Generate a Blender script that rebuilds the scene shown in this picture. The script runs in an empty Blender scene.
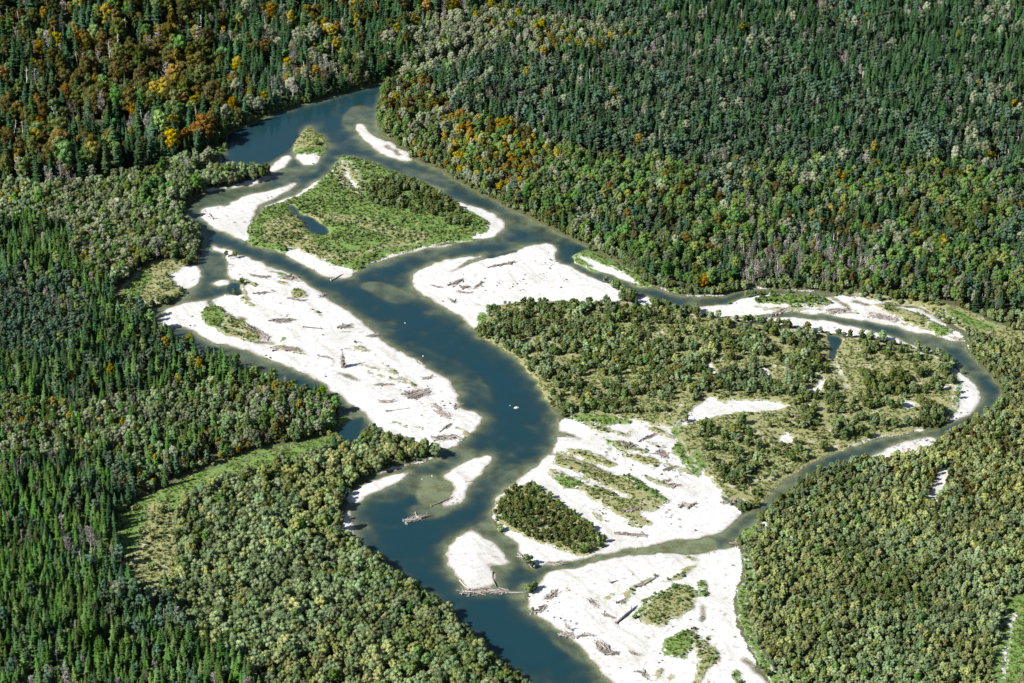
import bpy, bmesh, math, random
import numpy as np
from mathutils import Vector, Matrix

random.seed(7); RNG = np.random.default_rng(7)
scene = bpy.context.scene
COL = scene.collection

# ------------------------------------------------------------------ camera
W, H = 1024, 683
FOC = 95.0; PITCH = math.radians(30.0); CAM_H = 945.0
CAM = Vector((0.0, -CAM_H / math.tan(PITCH), CAM_H))
cam_d = bpy.data.cameras.new('camera'); cam = bpy.data.objects.new('camera', cam_d)
COL.objects.link(cam)
cam_d.sensor_width = 36.0; cam_d.lens = FOC; cam_d.clip_start = 5.0; cam_d.clip_end = 20000.0
cam.location = CAM; cam.rotation_euler = (math.pi / 2 - PITCH, 0, 0)
scene.camera = cam

# ------------------------------------------------------------------ sky, sun, exposure
SUN_EL = math.radians(40.0)
SUN_AZ = math.radians(203.0)          # direction towards the sun, counter-clockwise from +X
SD = Vector((math.cos(SUN_EL) * math.cos(SUN_AZ), math.cos(SUN_EL) * math.sin(SUN_AZ), math.sin(SUN_EL)))
world = bpy.data.worlds.new('World'); scene.world = world; world.use_nodes = True
wn = world.node_tree.nodes; wl = world.node_tree.links
sky = wn.new('ShaderNodeTexSky'); sky.sky_type = 'NISHITA'; sky.sun_disc = False
sky.sun_elevation = SUN_EL; sky.sun_rotation = math.atan2(SD.x, SD.y)
wl.new(sky.outputs[0], wn['Background'].inputs[0]); wn['Background'].inputs[1].default_value = 0.052
sun_d = bpy.data.lights.new('sun', 'SUN'); sun_d.energy = 5.0; sun_d.angle = math.radians(0.5)
sun_d.color = (1.0, 0.96, 0.89)
sun = bpy.data.objects.new('sun', sun_d); COL.objects.link(sun)
sun.location = SD * 800; sun.rotation_euler = SD.to_track_quat('Z', 'Y').to_euler()
scene.view_settings.view_transform = 'Standard'; scene.view_settings.look = 'None'
scene.view_settings.gamma = 1.0; scene.view_settings.use_curve_mapping = False
scene.view_settings.exposure = 1.5

# ------------------------------------------------------------------ pixel -> ground
def P(px, py, z=0.0):
    u = (px - W / 2) / W * 36.0 / FOC
    v = (H / 2 - py) / W * 36.0 / FOC
    cp, sp = math.cos(PITCH), math.sin(PITCH)
    d = (u, cp + v * sp, -sp + v * cp)
    t = (z - CAM.z) / d[2]
    return (CAM.x + d[0] * t, CAM.y + d[1] * t)

def to_px(x, y, z):
    cp, sp = math.cos(PITCH), math.sin(PITCH)
    dx, dy, dz = x - CAM.x, y - CAM.y, z - CAM.z
    dep = dy * cp - dz * sp
    up = dy * sp + dz * cp
    k = FOC / 36.0 * W
    return W / 2 + dx / dep * k, H / 2 - up / dep * k, dep

def poly_w(pts):
    return np.array([P(a, b) for a, b in pts])

def chaikin(p, n=1):
    for _ in range(n):
        q = np.roll(p, -1, axis=0)
        r = np.empty((len(p) * 2, 2)); r[0::2] = 0.75 * p + 0.25 * q; r[1::2] = 0.25 * p + 0.75 * q
        p = r
    return p

def inside(x, y, poly):
    out = np.zeros(x.shape, bool)
    m = (x >= poly[:, 0].min()) & (x <= poly[:, 0].max()) & (y >= poly[:, 1].min()) & (y <= poly[:, 1].max())
    if not m.any(): return out
    xs, ys = x[m], y[m]; r = np.zeros(xs.shape, bool)
    n = len(poly)
    for i in range(n):
        x1, y1 = poly[i]; x2, y2 = poly[(i + 1) % n]
        if y1 == y2: continue
        c = (y1 > ys) != (y2 > ys)
        if not c.any(): continue
        r ^= c & (xs < (x2 - x1) * (ys - y1) / (y2 - y1) + x1)
    out[m] = r
    return out

def vnoise(x, y, s, seed):
    L = np.random.default_rng(seed).random((128, 128))
    a = x / s; b = y / s
    i = np.floor(a).astype(int); j = np.floor(b).astype(int)
    fa = a - i; fb = b - j; fa = fa * fa * (3 - 2 * fa); fb = fb * fb * (3 - 2 * fb)
    g = lambda p, q: L[p % 128, q % 128]
    return (g(i, j) * (1 - fa) + g(i + 1, j) * fa) * (1 - fb) + (g(i, j + 1) * (1 - fa) + g(i + 1, j + 1) * fa) * fb

def fnoise(x, y, s, seed):
    return (vnoise(x, y, s, seed) * .55 + vnoise(x, y, s / 2.1, seed + 1) * .28 + vnoise(x, y, s / 4.3, seed + 2) * .17) * 2 - 1

def sstep(a, b, t):
    t = np.clip((t - a) / (b - a), 0, 1)
    return t * t * (3 - 2 * t)

# ------------------------------------------------------------------ the land as painted areas
FLOOR, WATER, GRAVEL, GRASS, DRY = 0, 1, 2, 3, 4
RES = 1.5
X0, X1, Y0, Y1 = -525.0, 525.0, -455.0, 670.0
gx = np.arange(X0, X1 + .1, RES); gy = np.arange(Y0, Y1 + .1, RES)
GX, GY = np.meshgrid(gx, gy)
WX = GX + 2.0 * fnoise(GX, GY, 19, 11) + 1.9 * fnoise(GX, GY, 6.5, 13)
WY = GY + 2.8 * fnoise(GX, GY, 19, 21) + 2.8 * fnoise(GX, GY, 6.5, 23)
cls = np.zeros(GX.shape, np.int8)

def paint(c, pts, n=1):
    cls[inside(WX, WY, chaikin(poly_w(pts), n))] = c

def strip(pts, w):
    """a pixel polyline widened to a band; w = half width in pixels (vertical widths are foreshortened by half)"""
    a, b = [], []
    for i, p in enumerate(pts):
        q0 = pts[max(i - 1, 0)]; q1 = pts[min(i + 1, len(pts) - 1)]
        dx, dy = q1[0] - q0[0], (q1[1] - q0[1]) * 2
        l = math.hypot(dx, dy) or 1
        ww = w[i] if isinstance(w, (list, tuple)) else w
        a.append((p[0] - dy / l * ww, p[1] + dx / l * ww * .5)); b.append((p[0] + dy / l * ww, p[1] - dx / l * ww * .5))
    return a + b[::-1]

# dry ground and meadows that the river cuts into
paint(DRY, [(474, 304), (560, 300), (640, 305), (700, 318), (800, 332), (900, 346), (948, 362), (960, 400), (930, 431), (843, 451), (781, 484), (760, 508), (722, 500), (700, 470), (672, 430), (560, 418), (520, 366), (478, 338)])
paint(GRAVEL, [(687, 311), (692, 307), (722, 305), (735, 301), (753, 296), (776, 293), (830, 298), (840, 295), (873, 299), (906, 306), (926, 308), (942, 320), (952, 331), (966, 338), (972, 352), (945, 358), (914, 347), (886, 342), (866, 337), (840, 335), (815, 333), (789, 327), (764, 323), (735, 321), (717, 319)])
paint(GRAVEL, [(559, 416), (590, 418), (627, 421), (662, 428), (670, 429), (678, 437), (688, 461), (711, 477), (721, 489), (722, 504), (744, 511), (736, 522), (722, 533), (707, 537), (682, 541), (643, 548), (612, 555), (598, 560), (572, 566), (552, 568), (532, 568), (524, 560), (512, 540), (494, 522), (485, 510), (498, 493), (513, 482), (526, 471), (541, 461), (549, 451), (555, 438)])
paint(GRAVEL, [(525, 598), (539, 582), (544, 572), (580, 565), (640, 553), (702, 550), (728, 546), (742, 547), (743, 574), (736, 596), (735, 612), (737, 632), (748, 652), (763, 670), (780, 700), (640, 740), (600, 680), (577, 650), (547, 626), (524, 606)])
paint(GRAVEL, strip([(520, 574), (560, 568), (600, 561), (660, 549), (724, 541)], [8, 12, 12, 12, 8]))
paint(GRAVEL, strip([(207, 246), (232, 253), (262, 264), (300, 282)], 7))
paint(WATER, strip([(556, 260), (575, 268), (598, 276), (622, 287), (640, 296), (658, 303)], [5, 5, 4, 4, 5, 4]))
# the river
W1 = [(470, 48), (440, 60), (408, 75), (385, 81), (357, 90), (322, 99), (291, 108), (266, 116), (243, 126), (228, 133), (226, 148), (218, 160), (200, 170), (196, 180), (204, 192), (184, 204), (179, 212), (188, 226), (200, 238), (225, 250), (262, 262), (300, 280), (330, 310), (360, 325), (381, 338), (402, 352), (422, 365), (437, 374), (442, 400), (441, 452), (434, 459), (401, 467), (376, 473), (358, 482), (348, 495), (342, 505), (338, 521), (345, 536), (352, 550), (366, 560), (384, 569), (400, 577), (418, 588), (436, 606), (455, 627), (468, 640), (485, 655), (510, 672), (530, 688), (560, 722), (600, 765), (700, 765), (650, 715), (615, 683), (608, 678), (593, 662), (577, 647), (567, 637), (547, 624), (532, 614), (524, 604), (524, 594), (539, 584), (544, 574), (532, 571), (524, 563), (519, 548), (509, 540), (496, 528), (488, 512), (500, 493), (515, 482), (528, 471), (543, 461), (551, 451), (557, 438), (559, 426), (558, 414), (548, 400), (541, 386), (528, 371), (516, 358), (493, 343), (478, 336), (474, 328), (500, 290), (560, 275), (600, 275), (625, 290), (660, 304), (687, 311), (692, 307), (722, 305), (735, 300), (753, 295), (776, 292), (814, 296), (832, 298), (835, 294), (820, 293), (804, 292), (768, 289), (743, 290), (715, 297), (692, 297), (674, 295), (654, 286), (644, 277), (621, 263), (598, 252), (578, 242), (552, 229), (527, 216), (502, 204), (478, 192), (454, 179), (433, 167), (413, 157), (398, 145), (382, 134), (379, 125), (377, 114), (379, 103), (382, 93), (398, 80), (420, 74), (450, 64), (480, 54)]
paint(WATER, W1)
paint(WATER, [(200, 238), (197, 250), (194, 262), (203, 276), (199, 286), (186, 290), (183, 297), (168, 304), (149, 309), (145, 315), (150, 326), (160, 336), (175, 345), (200, 356), (226, 366), (252, 377), (285, 389), (318, 398), (338, 410), (338, 427), (333, 438), (340, 447), (354, 446), (364, 434), (372, 425), (379, 421), (361, 412), (346, 402), (313, 377), (293, 370), (262, 358), (252, 353), (234, 348), (211, 342), (199, 335), (188, 329), (171, 328), (161, 323), (159, 313), (171, 305), (196, 302), (211, 299), (227, 295), (229, 293), (242, 297), (242, 284), (229, 278), (227, 263), (224, 255), (232, 253), (225, 245)])
paint(WATER, [(725, 317), (753, 315), (781, 313), (804, 314), (825, 315.5), (848, 319), (871, 321.5), (901, 329), (929, 334), (942, 338), (952, 341), (965, 340), (970, 351), (980, 364), (990, 374), (1000, 384), (1003, 395), (998, 407), (987, 416), (967, 424), (957, 430), (940, 441), (910, 452), (880, 459), (847, 464), (818, 474), (805, 481), (789, 493), (772, 512), (764, 520), (752, 530), (744, 536), (732, 544), (727, 548), (702, 553), (656, 553.5), (631, 554.5), (605, 559.5), (580, 567.5), (552, 572), (532, 574), (532, 565), (552, 564.5), (572, 561.5), (598, 556.5), (643, 545.5), (682, 539), (707, 535.5), (722, 533), (736, 522), (744, 512), (760, 506), (768, 493), (781, 483), (801, 470), (818, 460), (843, 450), (859, 443.5), (901, 437), (930, 431), (942, 427), (955, 418), (972, 412), (982, 402), (980, 389), (967, 377), (957, 367), (947, 356), (929, 349), (914, 344), (891, 335.5), (866, 328.5), (840, 323), (810, 319), (781, 317.5), (743, 319.5)])
# bars and islands in it
paint(FLOOR, [(168, 186), (200, 176), (235, 174), (258, 174), (269, 175), (270, 179), (257, 182), (245, 186), (204, 192), (184, 203), (165, 206)])
paint(GRAVEL, [(248, 182), (270, 175.5), (273, 177), (268, 180), (257, 183.5), (245, 187), (222, 190), (204, 193), (204, 190), (230, 187)])
I1 = [(344, 155), (336, 164), (329, 174), (309, 191), (289, 199), (266, 208), (253, 220), (247, 235), (248, 244), (262, 249), (283, 255), (298, 262), (316, 273), (329, 279), (351, 279), (355, 271), (375, 262), (400, 252), (425, 247), (451, 242), (484, 241), (501, 234), (507, 225), (501, 217), (486, 210), (468, 204), (451, 198), (438, 191), (428, 184), (410, 177), (377, 164), (362, 159)]
paint(GRASS, I1)
paint(DRY, [(262, 222), (300, 214), (340, 215), (380, 222), (410, 232), (440, 236), (420, 243), (380, 250), (350, 262), (320, 262), (280, 248), (262, 238)])
paint(GRASS, [(300, 224), (340, 222), (372, 232), (400, 240), (370, 252), (335, 256), (310, 240)])
paint(GRAVEL, [(199, 210), (209, 205), (232, 205), (229, 202), (257, 193), (288, 185), (299, 183), (295, 188), (278, 197), (262, 204), (256, 212), (250, 224), (247, 232), (248, 244), (227, 235), (209, 227), (199, 218)])
paint(GRAVEL, [(287, 199), (300, 192), (318, 180), (324, 177), (312, 190), (290, 201), (268, 208), (262, 207)])
paint(GRAVEL, [(451, 198), (468, 204), (486, 210), (501, 217), (507, 225), (501, 234), (484, 241), (466, 240), (488, 232), (490, 222), (470, 212), (455, 204)])
paint(GRAVEL, [(283, 255), (298, 262), (316, 273), (329, 279), (351, 279), (355, 270), (335, 268), (322, 261), (303, 253), (290, 250)])
paint(DRY, [(334, 168), (346, 160), (356, 170), (364, 182), (370, 192), (352, 196), (343, 186), (336, 176)])
paint(GRAVEL, strip([(340, 165), (345, 173), (352, 182), (357, 190)], [2.5, 1.2, 2.4, 3]))
paint(GRAVEL, strip([(455, 245), (440, 247), (425, 248), (400, 254), (375, 263)], 2.0))
paint(WATER, [(288, 205), (297, 207), (301, 215), (306, 217), (318, 221), (332, 234), (316, 235), (306, 228), (297, 216), (291, 212)])
paint(DRY, [(309, 127), (325, 137), (327, 147), (320, 157), (296, 158), (293, 149), (300, 136)], 0)
paint(GRASS, [(294, 149), (326, 147), (321, 157), (296, 158)], 0)
paint(GRAVEL, [(294, 154), (322, 155), (319, 163), (306, 166), (296, 161)])
paint(GRAVEL, [(270, 165), (287, 154), (292, 156), (291, 165), (281, 170), (275, 173), (270, 176), (268, 171)])
paint(GRAVEL, [(357, 122), (363, 124), (372, 134), (378, 140), (393, 144), (406, 152), (416, 160), (405, 162), (382, 156), (367, 145), (355, 133), (354, 126)])
paint(WATER, strip([(384, 146), (394, 149), (402, 155)], 1.3))
paint(GRAVEL, [(556, 245), (547, 242), (527, 246), (517, 251), (500, 254), (481, 255), (451, 257), (425, 267), (411, 275), (411, 284), (420, 294), (438, 304), (456, 313), (467, 322), (474, 330), (482, 326), (490, 308), (520, 303), (560, 303), (590, 303), (616, 304), (628, 297), (618, 290), (598, 279), (578, 270), (568, 265), (555, 262), (554, 255), (557, 248)])
paint(WATER, strip([(453, 272), (463, 265), (475, 260), (490, 256), (517, 251)], [.6, 1.6, 3.2, 4.2, 3.4]))
paint(GRASS, [(568, 256), (588, 249), (603, 258), (621, 265), (640, 276), (656, 285), (649, 289), (636, 286), (621, 280), (598, 272), (578, 266)])
paint(GRAVEL, [(574, 256), (586, 258), (600, 264), (616, 270), (630, 279), (640, 286), (628, 283), (612, 276), (590, 267)])
paint(GRAVEL, [(637, 296), (648, 297), (656, 303), (648, 307), (632, 303)])
G4 = [(224, 255), (247, 263), (277, 269), (298, 276), (308, 285), (321, 292), (336, 304), (354, 315), (366, 326), (374, 333), (381, 338), (402, 352), (422, 365), (437, 374), (452, 381), (457, 391), (457, 402), (465, 409), (480, 413), (483, 421), (475, 432), (463, 442), (447, 450), (437, 453), (425, 450), (400, 443), (375, 435), (372, 424), (361, 412), (346, 402), (313, 377), (293, 370), (262, 358), (252, 353), (234, 348), (211, 342), (199, 335), (188, 329), (171, 328), (161, 323), (159, 313), (171, 305), (196, 302), (211, 299), (227, 295), (240, 297), (243, 283), (229, 278), (227, 263)]
paint(GRAVEL, G4)
paint(GRAVEL, [(166, 277), (181, 270), (196, 263), (203, 276), (199, 286), (186, 291), (174, 287)])
paint(GRAVEL, [(207, 245), (222, 248), (238, 253), (230, 255.5), (215, 252)])
paint(GRAVEL, [(211, 283), (221, 279), (232, 281), (228, 285.5), (216, 287)])
# details of the wide left bar
paint(WATER, strip([(208, 299), (213, 305), (211, 310)], 2.0)); paint(GRASS, [(205, 307), (218, 306), (226, 314), (232, 324), (222, 330), (208, 327), (200, 318)])
paint(DRY, [(222, 312), (240, 320), (256, 330), (266, 340), (250, 342), (230, 336), (212, 332), (224, 326)])
paint(WATER, strip([(239, 317), (246, 321)], 2.0)); paint(WATER, strip([(226, 326), (236, 330), (246, 334)], 1.6))
paint(WATER, strip([(256, 342), (266, 342), (278, 342)], 1.4)); paint(GRASS, strip([(280, 341), (286, 339)], 2.2))
paint(DRY, strip([(243, 282), (243, 292), (247, 303), (254, 308)], [2, 2.5, 3, 2.5])); paint(DRY, [(290, 292), (300, 289), (308, 293), (304, 300), (292, 298)])
paint(DRY, strip([(276, 283), (288, 286)], 2.5)); paint(GRASS, strip([(270, 272), (285, 277), (298, 280)], 2.2)); paint(DRY, strip([(272, 347), (290, 350), (306, 354)], 3))
paint(DRY, strip([(357, 362), (380, 370), (397, 374)], [1, 2.4, 1])); paint(DRY, strip([(366, 370), (390, 380), (405, 386)], [.8, 1.6, .8]))
paint(GRASS, strip([(388, 421), (402, 425), (424, 429)], 1.4)); paint(WATER, strip([(338, 372), (350, 376), (358, 380)], [.6, 2.2, 1])); paint(GRASS, [(336, 417), (350, 416), (348, 423), (336, 426)])
# bars of the lower bend
paint(GRAVEL, [(490, 453), (491, 459), (483, 473), (470, 486), (465, 496), (462, 503), (449, 505), (440, 506), (446, 499), (450, 492), (453, 485), (440, 477), (455, 467), (472, 458)])
paint(GRAVEL, [(412, 469), (396, 472.5), (376, 479), (357, 488), (344, 500), (348, 505), (372, 495), (390, 487), (408, 477)])
paint(GRAVEL, [(348, 507), (344, 513), (336, 522), (338, 530), (348, 534), (356, 542), (353, 527), (350, 514)])
paint(GRAVEL, strip([(436, 459), (415, 463), (398, 467), (376, 473)], 1.5))
paint(GRAVEL, [(468, 529), (458, 538), (448, 548), (445, 556), (453, 571), (463, 586), (476, 592), (494, 587), (497, 578), (489, 570), (487, 564), (504, 567), (516, 562), (499, 548), (486, 540), (474, 532)])
paint(DRY, [(515, 486), (535, 487), (558, 502), (584, 523), (613, 547), (582, 557), (557, 549), (534, 544), (516, 534), (496, 521), (492, 512), (502, 496)])
paint(GRAVEL, strip([(505, 535), (520, 545), (532, 557), (545, 562)], 4)); paint(GRAVEL, strip([(548, 526), (538, 536)], 1.6))
# the patchy gravel plain right of the bend
paint(WATER, strip([(549, 452), (560, 455), (571, 458), (591, 466), (616, 474)], [2, 1.5, 1.8, 2, 1.4]))
paint(WATER, strip([(557, 433), (570, 435), (581, 437.5)], [2, 1.6, .8]))
paint(GRASS, [(614, 473), (638, 482), (655, 491), (674, 504), (663, 503), (650, 494), (630, 485)])
for q in ([(611, 441), (628, 443), (645, 451), (651, 455), (630, 453), (618, 449)], [(618, 453), (636, 456), (657, 459), (657, 467), (642, 465), (626, 460)], [(581, 492), (591, 485), (612, 491), (622, 500), (620, 507), (597, 505)], [(630, 494), (638, 492), (649, 502), (645, 511), (626, 517), (610, 512), (632, 506)], [(591, 427), (614, 430), (612, 436), (595, 434)], [(567, 468), (600, 474), (625, 484), (610, 486), (580, 478)], [(560, 446), (600, 456), (622, 466), (606, 466), (575, 456)], [(640, 520), (655, 523), (650, 528), (638, 525)]):
    paint(DRY, q)
paint(GRASS, [(549, 477), (567, 479), (581, 482), (584, 488), (567, 490), (556, 485)])
paint(GRASS, [(560, 416), (608, 417), (640, 424), (614, 427), (585, 424)]); paint(GRASS, [(671, 446), (683, 444), (689, 455), (697, 466), (704, 480), (694, 474), (681, 460)])
paint(DRY, [(676, 436), (690, 440), (704, 455), (724, 470), (745, 490), (740, 505), (724, 498), (716, 484), (692, 464)])
paint(GRASS, [(693, 452), (702, 455), (708, 470), (700, 472)])
def speckle(c, pts, p0, p1, thr, seed, size=7.0, stretch=4.5):
    a, b = P(*p0), P(*p1); an = math.atan2(b[1] - a[1], b[0] - a[0])
    u = (GX * math.cos(an) + GY * math.sin(an)) / stretch; v = -GX * math.sin(an) + GY * math.cos(an)
    n_ = fnoise(u, v, size, seed) + .5 * fnoise(u, v, size * 3.2, seed + 5)
    cls[inside(WX, WY, poly_w(pts)) & (cls == GRAVEL) & (n_ > thr)] = c
PLAIN = [(564, 422), (627, 425), (662, 432), (676, 440), (686, 462), (700, 480), (660, 505), (650, 520), (640, 530), (600, 520), (570, 495), (545, 480), (556, 460)]
speckle(DRY, PLAIN, (560, 450), (670, 500), .30, 901); speckle(GRASS, PLAIN, (560, 450), (670, 500), .62, 911, 5); speckle(WATER, [(560, 430), (600, 436), (640, 470), (600, 470), (560, 460)], (560, 450), (670, 500), .95, 921, 4)
speckle(DRY, [(600, 600), (660, 575), (705, 560), (730, 560), (725, 640), (740, 690), (690, 690), (650, 680), (620, 640)], (705, 560), (650, 640), .52, 931, 5); speckle(GRASS, [(690, 570), (725, 560), (722, 640), (760, 690), (690, 690)], (720, 560), (712, 680), .75, 941, 3.5)
speckle(DRY, G4, (250, 280), (440, 400), .66, 951, 5, 6); speckle(DRY, [(430, 270), (540, 250), (610, 295), (500, 300), (440, 300)], (440, 290), (540, 255), .62, 961, 4.5, 6)
speckle(DRY, [(720, 305), (830, 300), (900, 308), (950, 330), (900, 328), (780, 312)], (760, 308), (940, 330), .30, 971, 4, 6)
# gravel tracks and patches in the shrubland
for q in ([(688, 416), (703, 399), (716, 397), (721, 404), (746, 400), (767, 401), (792, 409), (767, 413), (736, 414), (706, 420), (680, 428), (668, 430)], [(761, 369), (769, 374), (775, 382), (768, 384), (764, 376)], [(800, 352), (812, 361), (806, 364)], [(802, 392), (820, 389), (819, 376), (823, 376), (825, 390), (808, 396)], [(784, 433), (802, 439), (790, 445), (776, 443)], [(900, 404), (917, 403), (914, 411), (904, 411)], [(944, 367), (955, 378), (950, 381)], [(936, 384), (952, 391), (944, 393)], [(700, 352), (712, 368), (720, 380), (713, 380), (704, 366)], [(960, 380), (970, 378), (967, 384)]):
    paint(GRAVEL, q)
paint(GRASS, strip([(676, 424), (684, 420), (672, 432), (676, 440)], 2.5))
paint(WATER, [(826, 335), (843, 338), (838, 348), (836, 363), (831, 360), (829, 346)])
paint(GRAVEL, strip([(834, 362), (840, 372), (847, 387), (850, 392)], 1.5))
paint(GRAVEL, [(952, 366), (967, 377), (980, 389), (982, 403), (972, 413), (952, 422), (946, 424), (958, 410), (961, 395), (957, 378)])
paint(GRASS, strip([(946, 362), (955, 376), (958, 392), (957, 408), (946, 420)], 2))
paint(GRAVEL, [(866, 459), (884, 448), (905, 441), (938, 435), (936, 446), (922, 455), (895, 461)])
paint(GRAVEL, strip([(930, 430), (901, 436), (870, 440), (850, 447)], 1.6))
# side arm, upper right
paint(DRY, [(835, 292), (880, 296), (930, 302), (965, 311), (1004, 328), (1030, 342), (1010, 346), (985, 342), (968, 337), (945, 318), (905, 304), (860, 297)])
paint(GRASS, [(940, 309), (975, 316), (1000, 328), (985, 333), (962, 324)])
paint(GRASS, [(753, 301), (764, 295), (800, 294), (826, 298), (837, 305), (802, 305), (776, 304)])
paint(DRY, [(750, 308), (790, 308), (815, 311), (780, 312)])
paint(DRY, [(868, 302), (891, 306), (911, 310), (932, 322), (954, 332), (944, 337), (924, 329), (901, 319), (884, 310)]); paint(GRASS, [(925, 322), (940, 326), (955, 333), (944, 338), (930, 332)])
paint(WATER, strip([(832, 298), (842, 302), (850, 308)], 1.3)); paint(WATER, strip([(852, 301), (862, 303), (870, 305)], 1.5)); paint(WATER, strip([(880, 303), (900, 305), (925, 308)], [.8, 1.8, 1.2]))
paint(GRAVEL, strip([(905, 308), (926, 314), (948, 325)], 3)); paint(WATER, strip([(920, 307), (935, 316), (948, 325)], 1.2))
paint(GRAVEL, strip([(654, 285), (674, 294.5), (692, 296.5), (715, 296), (743, 289), (768, 288), (820, 292)], 1.2))
paint(GRASS, [(660, 284), (676, 289), (690, 295), (675, 294)])
paint(GRASS, strip([(960, 314), (975, 321), (1000, 326)], 3)); paint(DRY, strip([(925, 303), (960, 312), (1000, 330), (1060, 345)], 3))
# patches on the lower right bar
paint(GRASS, [(627, 620), (648, 598), (664, 590), (660, 604), (650, 616)]); paint(DRY, [(650, 600), (676, 585), (698, 593), (692, 612), (669, 619), (651, 628), (640, 622)])
paint(DRY, [(659, 585), (699, 562), (697, 570), (676, 583)]); paint(GRASS, [(659, 652), (669, 637), (687, 630), (697, 640), (690, 656), (676, 660)])
paint(DRY, [(690, 634), (704, 640), (722, 655), (706, 672), (697, 690), (692, 685), (700, 660)]); paint(GRASS, [(699, 583), (709, 581), (706, 600), (699, 600)])
paint(WATER, strip([(702, 607), (703, 622)], 1.4)); paint(GRASS, strip([(736, 672), (742, 690)], 4)); paint(WATER, strip([(742, 659), (756, 667), (772, 684)], [1, 3, 2]))
paint(GRASS, [(743, 552), (748, 575), (738, 600), (740, 630), (760, 665), (800, 720), (790, 690), (752, 640), (748, 600), (756, 570)])
paint(DRY, strip([(685, 556), (700, 560)], 3)); paint(GRAVEL, [(752, 528), (768, 522), (770, 527), (756, 533)])
paint(GRASS, [(742, 534), (756, 526), (764, 522), (758, 534), (748, 546), (740, 548)])
# left bank: meadow by the side channel, upper meadow, creek with its meadow, clearings
LM = [(196, 258), (178, 263), (158, 262), (135, 275), (118, 291), (116, 316), (135, 318), (145, 312), (150, 306), (168, 301), (183, 293), (176, 286), (166, 277), (181, 270)]
paint(DRY, LM); paint(GRASS, [(118, 296), (130, 284), (150, 272), (156, 280), (140, 292), (132, 312), (118, 316)])
paint(GRAVEL, strip([(150, 305), (158, 300), (168, 301)], 2.4)); paint(GRAVEL, strip([(152, 324), (158, 330)], 2)); paint(GRAVEL, strip([(240, 368), (250, 374)], 2.5))
paint(GRASS, [(60, 192), (94, 181), (135, 173), (162, 169), (200, 155), (226, 146), (226, 152), (205, 164), (170, 175), (135, 184), (94, 192)])
paint(GRASS, [(118, 520), (130, 506), (151, 493), (176, 481), (222, 461), (257, 449), (298, 443), (326, 433), (334, 450), (303, 464), (257, 476), (227, 485), (202, 498), (184, 507), (172, 518), (166, 532)])
paint(DRY, [(120, 520), (140, 506), (170, 500), (176, 530), (174, 560), (168, 592), (140, 602), (122, 566)])
paint(GRASS, [(118, 520), (134, 506), (150, 500), (146, 530), (138, 552), (124, 556)])
paint(WATER, strip([(128, 514), (136, 499), (163, 484), (189, 472.5), (222, 464), (265, 452), (300, 444.5), (330, 434)], [1.6, 2.2, 2.2, 2.2, 2, 2, 2, 2.4]))
paint(GRASS, [(198, 536), (207, 536), (205, 552), (198, 552)]); paint(GRASS, [(333, 566), (344, 561), (341, 574), (332, 577)])
paint(GRASS, [(1010, 596), (1038, 596), (1030, 640), (1018, 690), (993, 702), (991, 668), (1000, 634)]); paint(GRAVEL, strip([(1014, 612), (1008, 640), (1002, 680)], 2))
paint(GRAVEL, strip([(945, 470), (940, 486), (930, 506)], [4, 7, 6])); paint(GRAVEL, strip([(783, 606), (785, 614)], 2)); paint(GRAVEL, strip([(770, 634), (774, 642)], 2))
paint(GRASS, [(476, 316), (482, 312), (488, 322), (480, 328)])
paint(GRASS, [(-20, 22), (2, 12), (16, -4), (10, -6), (-20, 8)]); paint(GRAVEL, strip([(-10, 17), (6, 11), (16, -2)], 1.5))

CAP = 12
def dist_in(mask):
    """distance in metres from each cell to the nearest True cell, capped"""
    big = CAP + 1.0
    g = np.where(mask, 0.0, big)
    for _ in range(CAP):
        g[:, 1:] = np.minimum(g[:, 1:], g[:, :-1] + 1); g[:, :-1] = np.minimum(g[:, :-1], g[:, 1:] + 1)
    g = np.minimum(g, big); d2 = g * g
    gg = g * g
    for k in range(1, CAP + 1):
        d2[k:] = np.minimum(d2[k:], gg[:-k] + k * k); d2[:-k] = np.minimum(d2[:-k], gg[k:] + k * k)
    return np.minimum(np.sqrt(d2), CAP) * RES

def blur(a, n=1):
    for _ in range(n):
        b = np.pad(a, 1, mode='edge')
        a = (b[:-2, 1:-1] + b[2:, 1:-1] + b[1:-1, :-2] + b[1:-1, 2:] + 2 * a) / 6
    return a

def sdf(mask, n=2):
    return blur(dist_in(~mask) - dist_in(mask), n)      # positive inside

S_W = sdf(cls == WATER, 1); S_G = sdf(cls == GRAVEL); S_R = sdf(cls == GRASS); S_D = sdf(cls == DRY)

# shallow ground under water (pixel polygons with the depth the water has over it)
shoal = np.full(GX.shape, 9.0); _c, _s = math.cos(.75), math.sin(.75)
SXW = GX + 9 * fnoise(GX, GY, 34, 61); SYW = GY + 14 * fnoise(GX, GY, 34, 63)
SN = np.clip(.5 + fnoise((GX * _c - GY * _s) * .3, GX * _s + GY * _c, 9, 65), 0, 1.2)
def shallow(depth, pts):
    pw = chaikin(poly_w(pts), 2)
    i0 = max(int((pw[:, 0].min() - X0) / RES) - 45, 0); i1 = int((pw[:, 0].max() - X0) / RES) + 45; j0 = max(int((pw[:, 1].min() - Y0) / RES) - 45, 0); j1 = int((pw[:, 1].max() - Y0) / RES) + 45
    q = (slice(j0, j1), slice(i0, i1))
    m = blur(inside(SXW[q], SYW[q], pw).astype(float), 34)
    shoal[q] = np.minimum(shoal[q], depth * (.75 + .9 * SN[q]) + (1 - sstep(.0, .62, m)) ** 1.3 * 2.6)
shallow(.25, [(340, 120), (350, 108), (366, 106), (378, 112), (380, 130), (398, 146), (404, 154), (380, 148), (360, 136), (350, 132)])
shallow(.40, [(190, 200), (225, 190), (275, 180), (300, 178), (315, 182), (290, 190), (240, 206), (200, 212), (184, 215)])
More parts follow.
